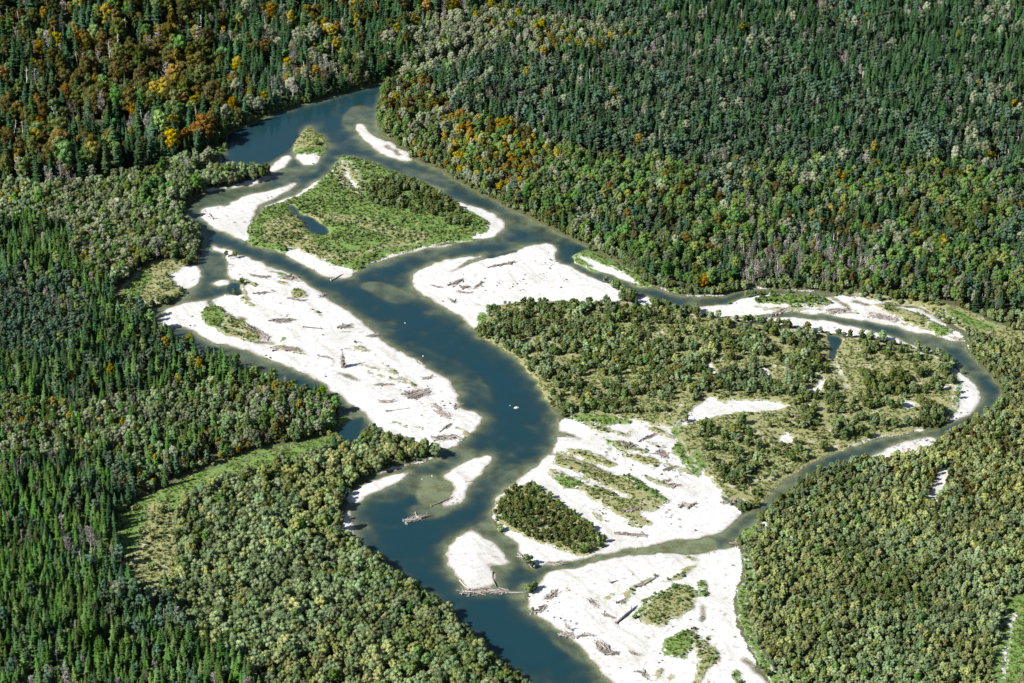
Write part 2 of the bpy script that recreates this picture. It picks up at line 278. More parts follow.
shallow(.5, [(385, 158), (410, 162), (450, 180), (478, 195), (440, 186), (400, 170)])
shallow(.25, [(272, 172), (290, 166), (322, 160), (320, 172), (290, 180), (270, 182)])
shallow(.45, [(526, 232), (552, 229), (566, 240), (556, 248), (536, 246)])
shallow(.35, [(355, 280), (380, 276), (420, 300), (400, 306), (370, 296)])
shallow(.35, [(318, 286), (336, 292), (372, 318), (400, 346), (440, 370), (470, 392), (478, 410), (462, 404), (452, 380), (400, 352), (350, 314)])
shallow(.6, [(400, 345), (440, 352), (480, 376), (496, 400), (486, 418), (466, 394), (430, 366)])
shallow(.13, [(418, 476), (444, 472), (460, 486), (460, 505), (440, 512), (420, 508), (416, 488)])
shallow(.45, [(362, 490), (400, 472), (430, 462), (440, 472), (424, 500), (400, 512), (370, 505)])
shallow(.3, [(348, 494), (372, 486), (400, 480), (370, 500), (350, 508)])
shallow(.3, [(412, 514), (440, 508), (476, 502), (470, 512), (440, 520), (415, 524)])
shallow(.22, [(472, 520), (486, 514), (498, 528), (510, 550), (518, 566), (506, 572), (486, 566), (496, 552), (484, 538)])
shallow(.25, [(486, 564), (508, 566), (514, 574), (494, 578)])
shallow(.3, [(520, 600), (548, 616), (572, 632), (600, 662), (630, 690), (604, 690), (575, 655), (540, 628), (522, 612)])
shallow(.09, [(560, 575), (640, 545), (708, 534), (722, 545), (700, 556), (640, 558), (600, 566)])
shallow(.22, [(656, 298), (672, 302), (696, 312), (676, 313), (656, 308)]); shallow(.4, [(196, 246), (224, 262), (240, 288), (214, 300), (190, 300), (206, 280)])
shallow(.3, [(890, 328), (940, 336), (952, 350), (960, 366), (940, 352), (910, 340)]); shallow(.3, [(170, 330), (230, 346), (300, 376), (320, 390), (250, 368), (190, 342)])
shallow(.3, [(955, 366), (972, 372), (986, 388), (984, 404), (960, 424), (976, 404), (976, 388)])
shallow(.15, [(340, 402), (380, 420), (376, 428), (346, 412)])
BEDN = fnoise(GX, GY, 30, 31)

pA, pB = np.array(P(-30, 150)), np.array(P(260, 60))
nv = np.array([-(pB - pA)[1], (pB - pA)[0]]); nv /= np.linalg.norm(nv)
def hill(x, y):
    s = (x - pA[0]) * nv[0] + (y - pA[1]) * nv[1]
    t = ((x - pA[0]) * (pB - pA)[0] + (y - pA[1]) * (pB - pA)[1]) / np.dot(pB - pA, pB - pA)
    return 42.0 * sstep(-15, 260, s) * (1 - sstep(.75, 1.7, t))

land = .035 + .6 * (1 - np.exp(-np.clip(-S_W, 0, 30) / 7.0))
gravel_z = land + .12 * fnoise(GX, GY, 22, 41) * np.clip(-S_W / 6, 0, 1) + .05 * fnoise(GX, GY, 6, 43) * np.clip(-S_W / 4, 0, 1)
soil_z = land + .9 * (1 - np.exp(-np.clip(-S_W, 0, 30) / 3.5)) + .25 * fnoise(GX, GY, 14, 45)
wsoil = sstep(-2.0, 3.0, -S_G)
bar_soft = sstep(.0, 1.0, (cls == GRAVEL).astype(float))
Z_land = np.maximum(gravel_z * (1 - wsoil) + soil_z * wsoil, .03)
dep = .04 + .105 * np.clip(S_W, 0, 30) * np.clip(1 + .9 * BEDN + .5 * fnoise(GX, GY, 7, 33), .25, 2)
dep = np.minimum(dep, np.maximum(shoal * (1 + .5 * fnoise(GX, GY, 9, 47)), .05)); dep = np.minimum(dep, 2.6)
for q in ([(288, 204), (298, 206), (302, 215), (318, 220), (334, 236), (314, 236), (297, 217)], [(334, 424), (362, 418), (356, 446), (334, 444)], [(826, 335), (843, 338), (838, 348), (836, 363), (829, 358)], [(228, 284), (243, 283), (243, 297), (230, 294)], [(462, 266), (490, 256), (518, 250), (512, 254), (484, 261)], [(228, 134), (290, 112), (300, 140), (270, 160), (230, 160)], [(560, 246), (580, 246), (600, 268), (570, 262)]):
    dep = np.where(inside(GX, GY, poly_w(q)), np.maximum(dep, np.clip(.5 * S_W, 0, 1.6)), dep)
Z = np.where(S_W > 0, -dep, Z_land)
Z = np.where(np.abs(S_W) < 1.2, blur(Z, 2), Z)
Z_core = Z + hill(GX, GY)

def sample(A, x, y):
    a = np.clip((x - X0) / RES, 0, len(gx) - 1.001); b = np.clip((y - Y0) / RES, 0, len(gy) - 1.001)
    i = a.astype(int); j = b.astype(int); fa = a - i; fb = b - j
    return (A[j, i] * (1 - fa) + A[j, i + 1] * fa) * (1 - fb) + (A[j + 1, i] * (1 - fa) + A[j + 1, i + 1] * fa) * fb

def ground_z(x, y):
    return float(sample(Z_core, np.array([x]), np.array([y]))[0])

PILES = [
    (428, 378, 14, 4, 15, 6, 'driftwood pile at the outer edge of the wide left bar'),
    (418, 394, 32, 13, 10, 16, 'largest tangled driftwood pile in the middle of the wide left bar', 1),
    (388, 402, 17, 5, -5, 6, 'driftwood and weeds left of the largest pile'),
    (435, 406, 10, 4, -40, 4, 'slanting driftwood right below the largest pile'),
    (443, 414, 17, 7, -25, 8, 'reddish driftwood pile near the tip of the wide left bar'),
    (458, 406, 9, 5, 30, 5, 'root wad at the water on the tip of the wide left bar', 1),
    (447, 438, 32, 7, 4, 14, 'long driftwood pile on the shore behind the round willow'),
    (447, 427, 11, 3, 35, 4, 'short driftwood pile above the long shore pile'),
    (384, 385, 24, 3, 3, 5, 'thin line of driftwood left of the largest pile'),
    (261, 277, 18, 4, -10, 6, 'driftwood at the upper end of the wide left bar', 1),
    (290, 279, 28, 5, -8, 9, 'driftwood along the upper river edge of the wide left bar'),
    (264, 293, 20, 2, 4, 4, 'thin driftwood row near the top of the wide left bar', 1),
    (297, 300, 20, 3, -12, 5, 'driftwood below the tan patch on the wide left bar', 1),
    (283, 321, 27, 7, 2, 12, 'grey driftwood heap in the centre of the wide left bar', 1),
    (258, 333, 34, 7, -33, 13, 'slanting driftwood heap beside the green pool', 1),
    (290, 350, 33, 7, -5, 12, 'driftwood heap near the lower edge of the wide left bar', 1),
    (328, 358, 16, 3, -20, 4, 'driftwood leading to the standing dead conifer'),
    (323, 295, 6, 4, 40, 3, 'small root wad at the river edge of the wide left bar'),
    (344, 327, 15, 6, 5, 6, 'driftwood at the river edge below the upper bend'),
    (374, 336, 16, 5, 5, 6, 'driftwood spread at the river edge above the bend'),
    (502, 265, 38, 3, 11, 10, 'long dark driftwood row on the central gravel bar', 1),
    (457, 283, 16, 4, 35, 6, 'driftwood on the left of the central gravel bar', 1),
    (466, 287, 12, 4, 5, 5, 'second driftwood heap on the left of the central bar', 1),
    (479, 285, 13, 3, 38, 5, 'slanting driftwood heap on the central gravel bar', 1),
    (465, 293, 20, 2.5, -3, 5, 'thin driftwood row below the heaps of the central bar'),
    (437, 287, 15, 2, -12, 3, 'few sticks near the round end of the central bar'),
    (451, 300, 12, 3, -40, 4, 'driftwood near the lower edge of the central bar'),
    (594, 604, 14, 4, -40, 5, 'driftwood at the upper part of the lower right bar', 1),
    (608, 616, 16, 3, -15, 5, 'driftwood in the middle of the lower right bar', 1),
    (621, 602, 9, 3, 25, 3, 'small driftwood heap left of the tan grass', 1),
    (568, 635, 20, 6, -12, 9, 'driftwood heap on the shore of the lower right bar'),
    (585, 636, 20, 3, 5, 5, 'reddish driftwood row beside the shore heap'),
    (602, 647, 20, 9, -50, 11, 'bulky root heap on the lower shore', 1),
    (612, 654, 16, 4, 5, 6, 'driftwood at the foot of the bulky root heap', 1),
    (635, 654, 18, 3, -15, 4, 'thin driftwood right of the bulky root heap', 1),
    (645, 675, 14, 5, -35, 5, 'driftwood with weeds near the bottom edge', 1),
    (553, 595, 16, 7, 38, 8, 'driftwood at the water opposite the log jam'),
    (540, 610, 18, 6, 25, 8, 'driftwood on the shore just below the log jam'),
    (628, 447, 24, 5, -15, 9, 'dark brush heap on the gravel plain', 1),
    (650, 437, 24, 3, 28, 6, 'long slanting brush row on the gravel plain', 1),
    (663, 455, 13, 8, -50, 7, 'brush heap at the right of the gravel plain', 1),
    (671, 469, 16, 4, 18, 5, 'brush row below the brush heap of the gravel plain', 1),
    (666, 481, 10, 3, 0, 4, 'small brush heap on the pale wash of the plain', 1),
    (675, 486, 14, 4, 5, 5, 'second small brush heap on the pale wash', 1),
    (688, 506, 20, 6, 5, 7, 'driftwood ring on the pale wash above the stream'),
    (634, 511, 20, 4, 15, 6, 'brush along the curved weedy ridge', 1),
    (630, 535, 40, 4, -5, 9, 'long driftwood line above the small stream', 1),
    (732, 503, 22, 5, 5, 8, 'driftwood at the mouth of the side arm', 1),
    (736, 544, 14, 3, -15, 5, 'driftwood where the side arm narrows', 1),
    (840, 311, 26, 8, 5, 14, 'big grey driftwood heap in the upper right side arm'),
    (885, 318, 40, 6, -12, 16, 'long grey driftwood spread along the side arm'),
    (779, 312, 22, 4, 15, 6, 'grey driftwood on the left of the side arm gravel'),
    (958, 339, 20, 4, -8, 6, 'grey driftwood at the outer bend of the side arm'),
    (524, 560, 14, 4, -45, 6, 'brown driftwood at the foot of the shrub island'),
    (555, 563, 26, 3, -5, 6, 'driftwood along the mouth of the small stream'),
    (640, 586, 6, 3, 30, 2, 'little driftwood on the bare lower gravel', 1),
]
DEBRIS = np.zeros(GX.shape)
for q in PILES:
    x_, y_ = P(q[0], q[1]); an = math.radians(q[4])
    e_ = P(q[0] + q[2] / 2 * math.cos(an), q[1] - q[2] / 2 * math.sin(an)); hl_ = max(math.hypot(e_[0] - x_, e_[1] - y_), 1.5); ro_ = math.atan2(e_[1] - y_, e_[0] - x_)
    hw_ = max(q[3] * .75 * to_px(x_, y_, 0)[2] / (FOC / 36 * W), 1.2)
    u_ = ((GX - x_) * math.cos(ro_) + (GY - y_) * math.sin(ro_)) / (hl_ * 1.1); v_ = (-(GX - x_) * math.sin(ro_) + (GY - y_) * math.cos(ro_)) / (hw_ * 1.15)
    np.maximum(DEBRIS, np.clip(1.25 - np.sqrt(u_ * u_ + v_ * v_), 0, 1), out=DEBRIS)
DEBRIS[S_W > .5] = 0
ONBAR = blur(sstep(-13, -7, S_G), 3)

# ------------------------------------------------------------------ materials
def new_mat(name):
    m = bpy.data.materials.new(name); m.use_nodes = True
    nt = m.node_tree; nt.nodes.clear()
    out = nt.nodes.new('ShaderNodeOutputMaterial')
    return m, nt, out

class NT:
    def __init__(s, nt): s.nt = nt
    def n(s, t, **k):
        o = s.nt.nodes.new(t)
        for a, b in k.items(): setattr(o, a, b)
        return o
    def link(s, a, b): s.nt.links.new(a, b)
    def val(s, sock, v):
        if hasattr(v, 'is_output') or isinstance(v, bpy.types.NodeSocket): s.link(v, sock)
        else: sock.default_value = v
    def math(s, op, a, b=0.0, c=None):
        o = s.n('ShaderNodeMath', operation=op); s.val(o.inputs[0], a); s.val(o.inputs[1], b)
        if c is not None: s.val(o.inputs[2], c)
        return o.outputs[0]
    def mix(s, f, a, b):
        o = s.n('ShaderNodeMix', data_type='RGBA'); s.val(o.inputs[0], f); s.val(o.inputs[6], a); s.val(o.inputs[7], b)
        return o.outputs[2]
    def noise(s, vec, scale, detail=3, rough=.55):
        o = s.n('ShaderNodeTexNoise'); s.link(vec, o.inputs['Vector']); o.inputs['Scale'].default_value = scale
        o.inputs['Detail'].default_value = detail; o.inputs['Roughness'].default_value = rough
        return o.outputs['Fac']
    def ramp(s, f, lo, hi, smooth=True):
        o = s.n('ShaderNodeMapRange'); o.interpolation_type = 'SMOOTHSTEP' if smooth else 'LINEAR'
        s.val(o.inputs[0], f); o.inputs[1].default_value = lo; o.inputs[2].default_value = hi
        return o.outputs[0]
    def attr(s, name):
        return s.n('ShaderNodeAttribute', attribute_name=name).outputs['Fac']

def rgb(r, g, b): return (r, g, b, 1.0)

def ground_material():
    m, nt, out = new_mat('river valley ground'); k = NT(nt)
    geo = k.n('ShaderNodeNewGeometry'); pos = geo.outputs['Position']
    sep = k.n('ShaderNodeSeparateXYZ'); k.link(pos, sep.inputs[0]); z = sep.outputs[2]
    n_big = k.noise(pos, .02, 4); n_mid = k.noise(pos, .12, 4); n_fine = k.noise(pos, .9, 4, .65); n_tiny = k.noise(pos, 3.5, 2)
    wn_ = k.n('ShaderNodeTexNoise'); k.link(pos, wn_.inputs['Vector']); wn_.inputs['Scale'].default_value = .022; wn_.inputs['Detail'].default_value = 2
    vs_ = k.n('ShaderNodeVectorMath', operation='MULTIPLY_ADD'); k.link(wn_.outputs['Color'], vs_.inputs[0]); vs_.inputs[1].default_value = (26, 26, 0); k.link(pos, vs_.inputs[2])
    mp = k.n('ShaderNodeMapping'); k.link(vs_.outputs[0], mp.inputs[0]); mp.inputs['Rotation'].default_value = (0, 0, 1.0)
    mp2 = k.n('ShaderNodeMapping'); k.link(mp.outputs[0], mp2.inputs[0]); mp2.inputs['Scale'].default_value = (.03, .22, 1)
    n_str = k.noise(mp2.outputs[0], 1.0, 4)
    edge = k.math('ADD', k.math('MULTIPLY', k.math('SUBTRACT', n_mid, .5), 4.5), k.math('MULTIPLY', k.math('SUBTRACT', n_fine, .5), 5.5))
    f_g = k.ramp(k.math('ADD', k.attr('gravel'), edge), -.8, .8)
    n_pat = k.noise(pos, .28, 5, .62)
    edge2 = k.math('ADD', k.math('MULTIPLY', k.math('SUBTRACT', n_pat, .5), 13.0), k.math('MULTIPLY', k.math('SUBTRACT', n_fine, .5), 5.0))
    f_r = k.ramp(k.math('ADD', k.attr('grass'), edge2), -1.2, 1.2)
    f_d = k.ramp(k.math('ADD', k.attr('dry'), edge2), -1.4, 1.4)
    floor = k.mix(k.ramp(n_fine, .3, .7), rgb(.030, .036, .016), rgb(.060, .062, .030))
    dry = k.mix(k.ramp(n_fine, .25, .75), rgb(.085, .105, .040), rgb(.20, .185, .09))
    dry = k.mix(k.ramp(n_mid, .55, .75), dry, rgb(.27, .25, .205))
    grass = k.mix(k.ramp(n_fine, .25, .75), rgb(.042, .086, .020), rgb(.110, .162, .042))
    grass = k.mix(k.ramp(n_mid, .56, .82), grass, rgb(.17, .165, .065))
    gr = k.mix(k.ramp(n_fine, .2, .8), rgb(.275, .277, .276), rgb(.395, .397, .396))
    gr = k.mix(k.math('MULTIPLY', k.ramp(n_str, .50, .70), .5), gr, rgb(.21, .193, .160))
    gr = k.mix(k.math('MULTIPLY', k.ramp(n_big, .52, .66), .50), gr, rgb(.255, .247, .230))
    gr = k.mix(k.math('MULTIPLY', k.ramp(n_tiny, .62, .75), .35), gr, rgb(.13, .12, .105))
    gr = k.mix(k.math('MULTIPLY', k.ramp(n_pat, .53, .68), .60), gr, rgb(.185, .178, .163))
    wet = k.math('ADD', z, k.math('MULTIPLY', k.math('SUBTRACT', n_fine, .5), .10))
    gr = k.mix(k.ramp(wet, .26, .08), gr, rgb(.165, .152, .128))
    f_s = k.ramp(k.math('ADD', k.math('MAXIMUM', k.attr('gravel'), k.math('MAXIMUM', k.attr('dry'), k.attr('grass'))), edge), -.8, .8)
    c = k.mix(k.math('MAXIMUM', f_g, k.math('MULTIPLY', f_s, k.attr('onbar'))), floor, gr); c = k.mix(f_d, c, dry); c = k.mix(f_r, c, grass)
    deb = k.mix(k.ramp(n_fine, .3, .7), rgb(.075, .060, .048), rgb(.20, .165, .135))
    c = k.mix(k.ramp(k.math('ADD', k.attr('debris'), k.math('MULTIPLY', edge, .30)), .40, .95), c, deb)
    bed = k.mix(k.ramp(n_fine, .25, .75), rgb(.135, .122, .085), rgb(.235, .215, .165))
    bed = k.mix(k.ramp(n_mid, .4, .7), bed, rgb(.115, .090, .048))
    c = k.mix(k.ramp(z, .03, -.10), c, bed)
    b = k.n('ShaderNodeBsdfPrincipled'); k.link(c, b.inputs['Base Color']); b.inputs['Roughness'].default_value = .9
    b.inputs['Specular IOR Level'].default_value = .2
    bp = k.n('ShaderNodeBump'); bp.inputs['Strength'].default_value = .5; bp.inputs['Distance'].default_value = .35
    k.link(k.math('ADD', n_fine, k.math('MULTIPLY', n_tiny, .3)), bp.inputs['Height']); k.link(bp.outputs[0], b.inputs['Normal'])
    k.link(b.outputs[0], out.inputs[0])
    return m

def water_material():
    m, nt, out = new_mat('river water'); k = NT(nt)
    pos = k.n('ShaderNodeNewGeometry').outputs['Position']
    d = k.attr('depth')
    fac = k.math('SUBTRACT', 1.0, k.math('POWER', 2.718, k.math('MULTIPLY', d, -1.35)))
    body = k.n('ShaderNodeBsdfDiffuse'); body.inputs[0].default_value = rgb(.0052, .0225, .0295)
    tr = k.n('ShaderNodeBsdfTransparent'); tr.inputs[0].default_value = rgb(.80, .90, .78)
    mx = k.n('ShaderNodeMixShader'); k.link(fac, mx.inputs[0]); k.link(tr.outputs[0], mx.inputs[1]); k.link(body.outputs[0], mx.inputs[2])
    n1 = k.noise(pos, .55, 3, .6); n2 = k.noise(pos, .06, 3)
    bp = k.n('ShaderNodeBump'); bp.inputs['Distance'].default_value = .35; k.link(n1, bp.inputs['Height'])
    k.link(k.math('MULTIPLY', k.ramp(n2, .3, .7), .6), bp.inputs['Strength'])
    gl = k.n('ShaderNodeBsdfGlossy'); gl.inputs['Roughness'].default_value = .06; gl.inputs[0].default_value = rgb(1, 1, 1); k.link(bp.outputs[0], gl.inputs['Normal'])
    lw = k.n('ShaderNodeLayerWeight'); lw.inputs[0].default_value = .5; k.link(bp.outputs[0], lw.inputs['Normal'])
    fr = k.math('ADD', .02, k.math('MULTIPLY', .98, k.math('POWER', lw.outputs['Facing'], 5.0)))
    m2 = k.n('ShaderNodeMixShader'); k.link(fr, m2.inputs[0]); k.link(mx.outputs[0], m2.inputs[1]); k.link(gl.outputs[0], m2.inputs[2])
    k.link(m2.outputs[0], out.inputs[0])
    return m

def leaf_material(name, col, hue=.025, val=.35, alt=None, transl=.34):
    """foliage; every tree gets its own tint"""
    m, nt, out = new_mat(name); k = NT(nt)
    oi = k.n('ShaderNodeObjectInfo'); r = oi.outputs['Random']
    tc = k.n('ShaderNodeTexCoord').outputs['Object']
    c = rgb(*col)
    if alt: c = k.mix(k.ramp(k.math('FRACT', k.math('MULTIPLY', r, 7.31)), .25, .9), rgb(*col), rgb(*alt))
    n = k.noise(tc, .9, 2)
    st = k.noise(oi.outputs['Location'], .022, 3, .6)
    h = k.n('ShaderNodeHueSaturation')
    if isinstance(c, tuple): h.inputs['Color'].default_value = c
    else: k.link(c, h.inputs['Color'])
    k.link(k.math('ADD', .5 - hue, k.math('MULTIPLY', k.math('ADD', k.math('FRACT', k.math('MULTIPLY', r, 13.7)), k.math('SUBTRACT', st, .5)), 2 * hue)), h.inputs['Hue'])
    k.link(k.math('ADD', .95, k.math('MULTIPLY', k.math('FRACT', k.math('MULTIPLY', r, 31.3)), .26)), h.inputs['Saturation'])
    v = k.math('ADD', 1 - val, k.math('MULTIPLY', r, 2 * val))
    v = k.math('MULTIPLY', v, k.math('ADD', .65, k.math('MULTIPLY', n, .7)))
    v = k.math('MULTIPLY', v, k.math('ADD', .30, k.math('MULTIPLY', st, 1.45)))
    k.link(v, h.inputs['Value'])
    di = k.n('ShaderNodeBsdfDiffuse'); k.link(h.outputs[0], di.inputs[0])
    tl = k.n('ShaderNodeBsdfTranslucent'); k.link(h.outputs[0], tl.inputs[0])
    mx = k.n('ShaderNodeMixShader'); mx.inputs[0].default_value = transl
    k.link(di.outputs[0], mx.inputs[1]); k.link(tl.outputs[0], mx.inputs[2]); k.link(mx.outputs[0], out.inputs[0])
    return m

def wood_material(name, col, scale=2.5):
    m, nt, out = new_mat(name); k = NT(nt)
    r = k.n('ShaderNodeObjectInfo').outputs['Random']; tc = k.n('ShaderNodeTexCoord').outputs['Object']
    n = k.noise(tc, scale, 3)
    c = k.mix(n, rgb(*[v * .55 for v in col]), rgb(*[v * 1.4 for v in col]))
    h = k.n('ShaderNodeHueSaturation'); k.link(c, h.inputs['Color'])
    k.link(k.math('ADD', .7, k.math('MULTIPLY', r, .6)), h.inputs['Value'])
    b = k.n('ShaderNodeBsdfPrincipled'); k.link(h.outputs[0], b.inputs['Base Color']); b.inputs['Roughness'].default_value = .85
    bp = k.n('ShaderNodeBump'); bp.inputs['Strength'].default_value = .4; bp.inputs['Distance'].default_value = .05
    k.link(n, bp.inputs['Height']); k.link(bp.outputs[0], b.inputs['Normal']); k.link(b.outputs[0], out.inputs[0])
    return m

M = dict(
    ground=ground_material(), water=water_material(),
    spruce=leaf_material('dark spruce needles', (.031, .064, .033), .015, .40, (.040, .075, .029)),
    spruce_b=leaf_material('fresh spruce needles', (.048, .096, .028), .015, .40, (.066, .104, .036)),
    pine=leaf_material('blue green pine needles', (.062, .105, .072), .015, .34, (.078, .110, .064)),
    willow=leaf_material('grey green willow leaves', (.160, .200, .106), .018, .42, (.110, .155, .080)),
    willow_y=leaf_material('yellow green willow leaves', (.205, .222, .096), .018, .40, (.158, .195, .086)),
    willow_d=leaf_material('dark olive willow leaves', (.078, .112, .040), .015, .34, (.108, .120, .044)),
    broad=leaf_material('green leaves', (.085, .150, .050), .02, .34, (.125, .155, .058)),
    pale=leaf_material('pale silvery leaves', (.185, .205, .135), .015, .28, (.150, .170, .110)),
    yellow=leaf_material('yellow autumn leaves', (.22, .172, .032), .012, .25, (.19, .17, .035)),
    orange=leaf_material('orange autumn leaves', (.175, .105, .026), .012, .3, (.16, .105, .026)),
    russet=leaf_material('brown olive autumn leaves', (.088, .074, .024), .015, .40, (.064, .078, .025)),
    bright=leaf_material('bright green leaves', (.13, .23, .03), .01, .15),
    twig=leaf_material('grey twigs', (.20, .19, .172), .01, .3, (.165, .152, .138), .1),
    bark=wood_material('brown bark', (.075, .060, .048)), pale_bark=wood_material('pale bleached bark', (.42, .39, .36)),
    drift=wood_material('weathered driftwood', (.205, .182, .165)), drift_d=wood_material('dark driftwood', (.105, .090, .080)),
    stone=wood_material('pale limestone', (.33, .32, .31), 1.2),
    tuft=leaf_material('grass blades', (.058, .108, .024), .02, .4, (.135, .145, .055)),
)

# ------------------------------------------------------------------ mesh helpers
def mesh_obj(name, me, parent=None):
    o = bpy.data.objects.new(name, me); COL.objects.link(o)
    if parent is not None: o.parent = parent
    return o

def from_arrays(name, v, f, mats, midx=None, smooth=False):
    me = bpy.data.meshes.new(name); me.from_pydata(v, [], f)
    for a in mats: me.materials.append(a)
    if midx is not None: me.polygons.foreach_set('material_index', midx)
    if smooth: me.polygons.foreach_set('use_smooth', [True] * len(me.polygons))
    me.update(); return me

def add_attr(me, name, data):
    a = me.attributes.new(name, 'FLOAT', 'POINT'); a.data.foreach_set('value', np.ascontiguousarray(data, np.float32).ravel())

def grid_mesh(name, xs, ys, zz, mat, keep=None, attrs=None):
    ny, nx = zz.shape
    XX, YY = np.meshgrid(xs, ys)
    co = np.stack([XX, YY, zz], -1).reshape(-1, 3).astype(np.float32)
    idx = np.arange(nx * ny).reshape(ny, nx)
    q = np.stack([idx[:-1, :-1], idx[:-1, 1:], idx[1:, 1:], idx[1:, :-1]], -1).reshape(-1, 4)
    attrs = dict(attrs or {})
    if keep is not None:
        q = q[keep.reshape(-1)]
        used = np.unique(q); rm = np.full(nx * ny, -1); rm[used] = np.arange(len(used)); q = rm[q]; co = co[used]
        attrs = {a: b.reshape(-1)[used] for a, b in attrs.items()}
    me = bpy.data.meshes.new(name)
    me.vertices.add(len(co)); me.vertices.foreach_set('co', co.ravel())
    me.loops.add(q.size); me.loops.foreach_set('vertex_index', q.ravel().astype(np.int32))
    me.polygons.add(len(q)); me.polygons.foreach_set('loop_start', np.arange(0, q.size, 4, dtype=np.int32))
    me.polygons.foreach_set('use_smooth', np.ones(len(q), bool))
    me.update(calc_edges=True); me.materials.append(mat)
    for a, b in attrs.items(): add_attr(me, a, b)
    return me

# ------------------------------------------------------------------ ground and river
outer = np.array([20, 60, 140, 300, 600, 1200, 2400, 5000], float)
fx = np.concatenate([gx[0] - outer[::-1], gx, gx[-1] + outer]); fy = np.concatenate([gy[0] - outer[:4][::-1], gy, gy[-1] + outer])
lo_x, hi_x, lo_y, hi_y = len(outer), len(outer), 4, len(outer)
def padf(a, v, blend=True):
    b = np.full((len(fy), len(fx)), v, float); b[lo_y:lo_y + len(gy), lo_x:lo_x + len(gx)] = a; return b
FX, FY = np.meshgrid(fx, fy)
Zf = padf(Z, 1.4) + hill(FX, FY)
gme = grid_mesh('ground', fx, fy, Zf, M['ground'], None, {'gravel': padf(S_G, -15), 'grass': padf(S_R, -15), 'dry': padf(S_D, -15), 'debris': padf(DEBRIS, 0), 'onbar': padf(ONBAR, 0)})
g = mesh_obj('ground', gme); g['kind'] = 'structure'; g['label'] = 'valley floor of white gravel bars, meadows and forest soil'; g['category'] = 'ground'
kw = S_W > -3.0
keep = kw[:-1, :-1] | kw[1:, :-1] | kw[:-1, 1:] | kw[1:, 1:]
wme = grid_mesh('river', gx, gy, np.zeros(GX.shape), M['water'], keep, {'depth': blur(np.clip(-Z, 0, 5), 1)})
r = mesh_obj('river', wme); r['kind'] = 'structure'; r['label'] = 'dark teal braided river winding between white gravel bars'; r['category'] = 'river'

# ------------------------------------------------------------------ tree shapes
class MB:
    def __init__(s): s.v = []; s.f = []; s.m = []
    def face(s, pts, m=0):
        i = len(s.v); s.v += [tuple(p) for p in pts]; s.f.append(tuple(range(i, i + len(pts)))); s.m.append(m)
    def tube(s, pts, rad, n=6, m=0):
        """tapered tube through points"""
        rings = []
        for i, p in enumerate(pts):
            p = Vector(p); a = Vector(pts[max(i - 1, 0)]); b = Vector(pts[min(i + 1, len(pts) - 1)])
            d = (b - a).normalized(); u = d.orthogonal().normalized(); w = d.cross(u)
            base = len(s.v)
            for j in range(n):
                t = 2 * math.pi * j / n
                s.v.append(tuple(p + (u * math.cos(t) + w * math.sin(t)) * rad[i]))
            rings.append(base)
        for a, b in zip(rings[:-1], rings[1:]):
            for j in range(n):
                s.f.append((a + j, a + (j + 1) % n, b + (j + 1) % n, b + j)); s.m.append(m)
        s.f.append(tuple(rings[-1] + j for j in range(n))); s.m.append(m)
        s.f.append(tuple(rings[0] + n - 1 - j for j in range(n))); s.m.append(m)
    def blob(s, c, r, rnd, m=0, jit=.18, sub=1, sq=1.0):
        bm = bmesh.new(); bmesh.ops.create_icosphere(bm, subdivisions=sub, radius=1.0)
        base = len(s.v)
        for q in bm.verts:
            k = 1 + rnd.uniform(-jit, jit)
            s.v.append((c[0] + q.co.x * r * k, c[1] + q.co.y * r * k, c[2] + q.co.z * r * k * sq))
        for fc in bm.faces: s.f.append(tuple(base + q.index for q in fc.verts)); s.m.append(m)
        bm.free()
    def cards(s, c, r, n, size, rnd, m=0, sq=1.0, jit=.7):
        for _ in range(n):
            z = rnd.uniform(-.55, 1.0); t = rnd.uniform(0, 2 * math.pi); h = math.sqrt(max(0, 1 - z * z))
            nrm = Vector((h * math.cos(t), h * math.sin(t), z))
            p = Vector(c) + Vector((nrm.x, nrm.y, nrm.z * sq)) * r * rnd.uniform(.92, 1.16)
            nn = (nrm + Vector((rnd.uniform(-jit, jit), rnd.uniform(-jit, jit), rnd.uniform(-jit, jit)))).normalized()
            u = nn.orthogonal().normalized(); w = nn.cross(u); a = rnd.uniform(0, 6.28)
            e = u * math.cos(a) + w * math.sin(a); g2 = nn.cross(e)
            l = size * rnd.uniform(.6, 1.25); b = l * rnd.uniform(.45, .8)
            s.face([p - e * l, p + g2 * b, p + e * l, p - g2 * b], m)
    def mesh(s, name, mats, smooth=False): return from_arrays(name, s.v, s.f, mats, s.m, smooth)

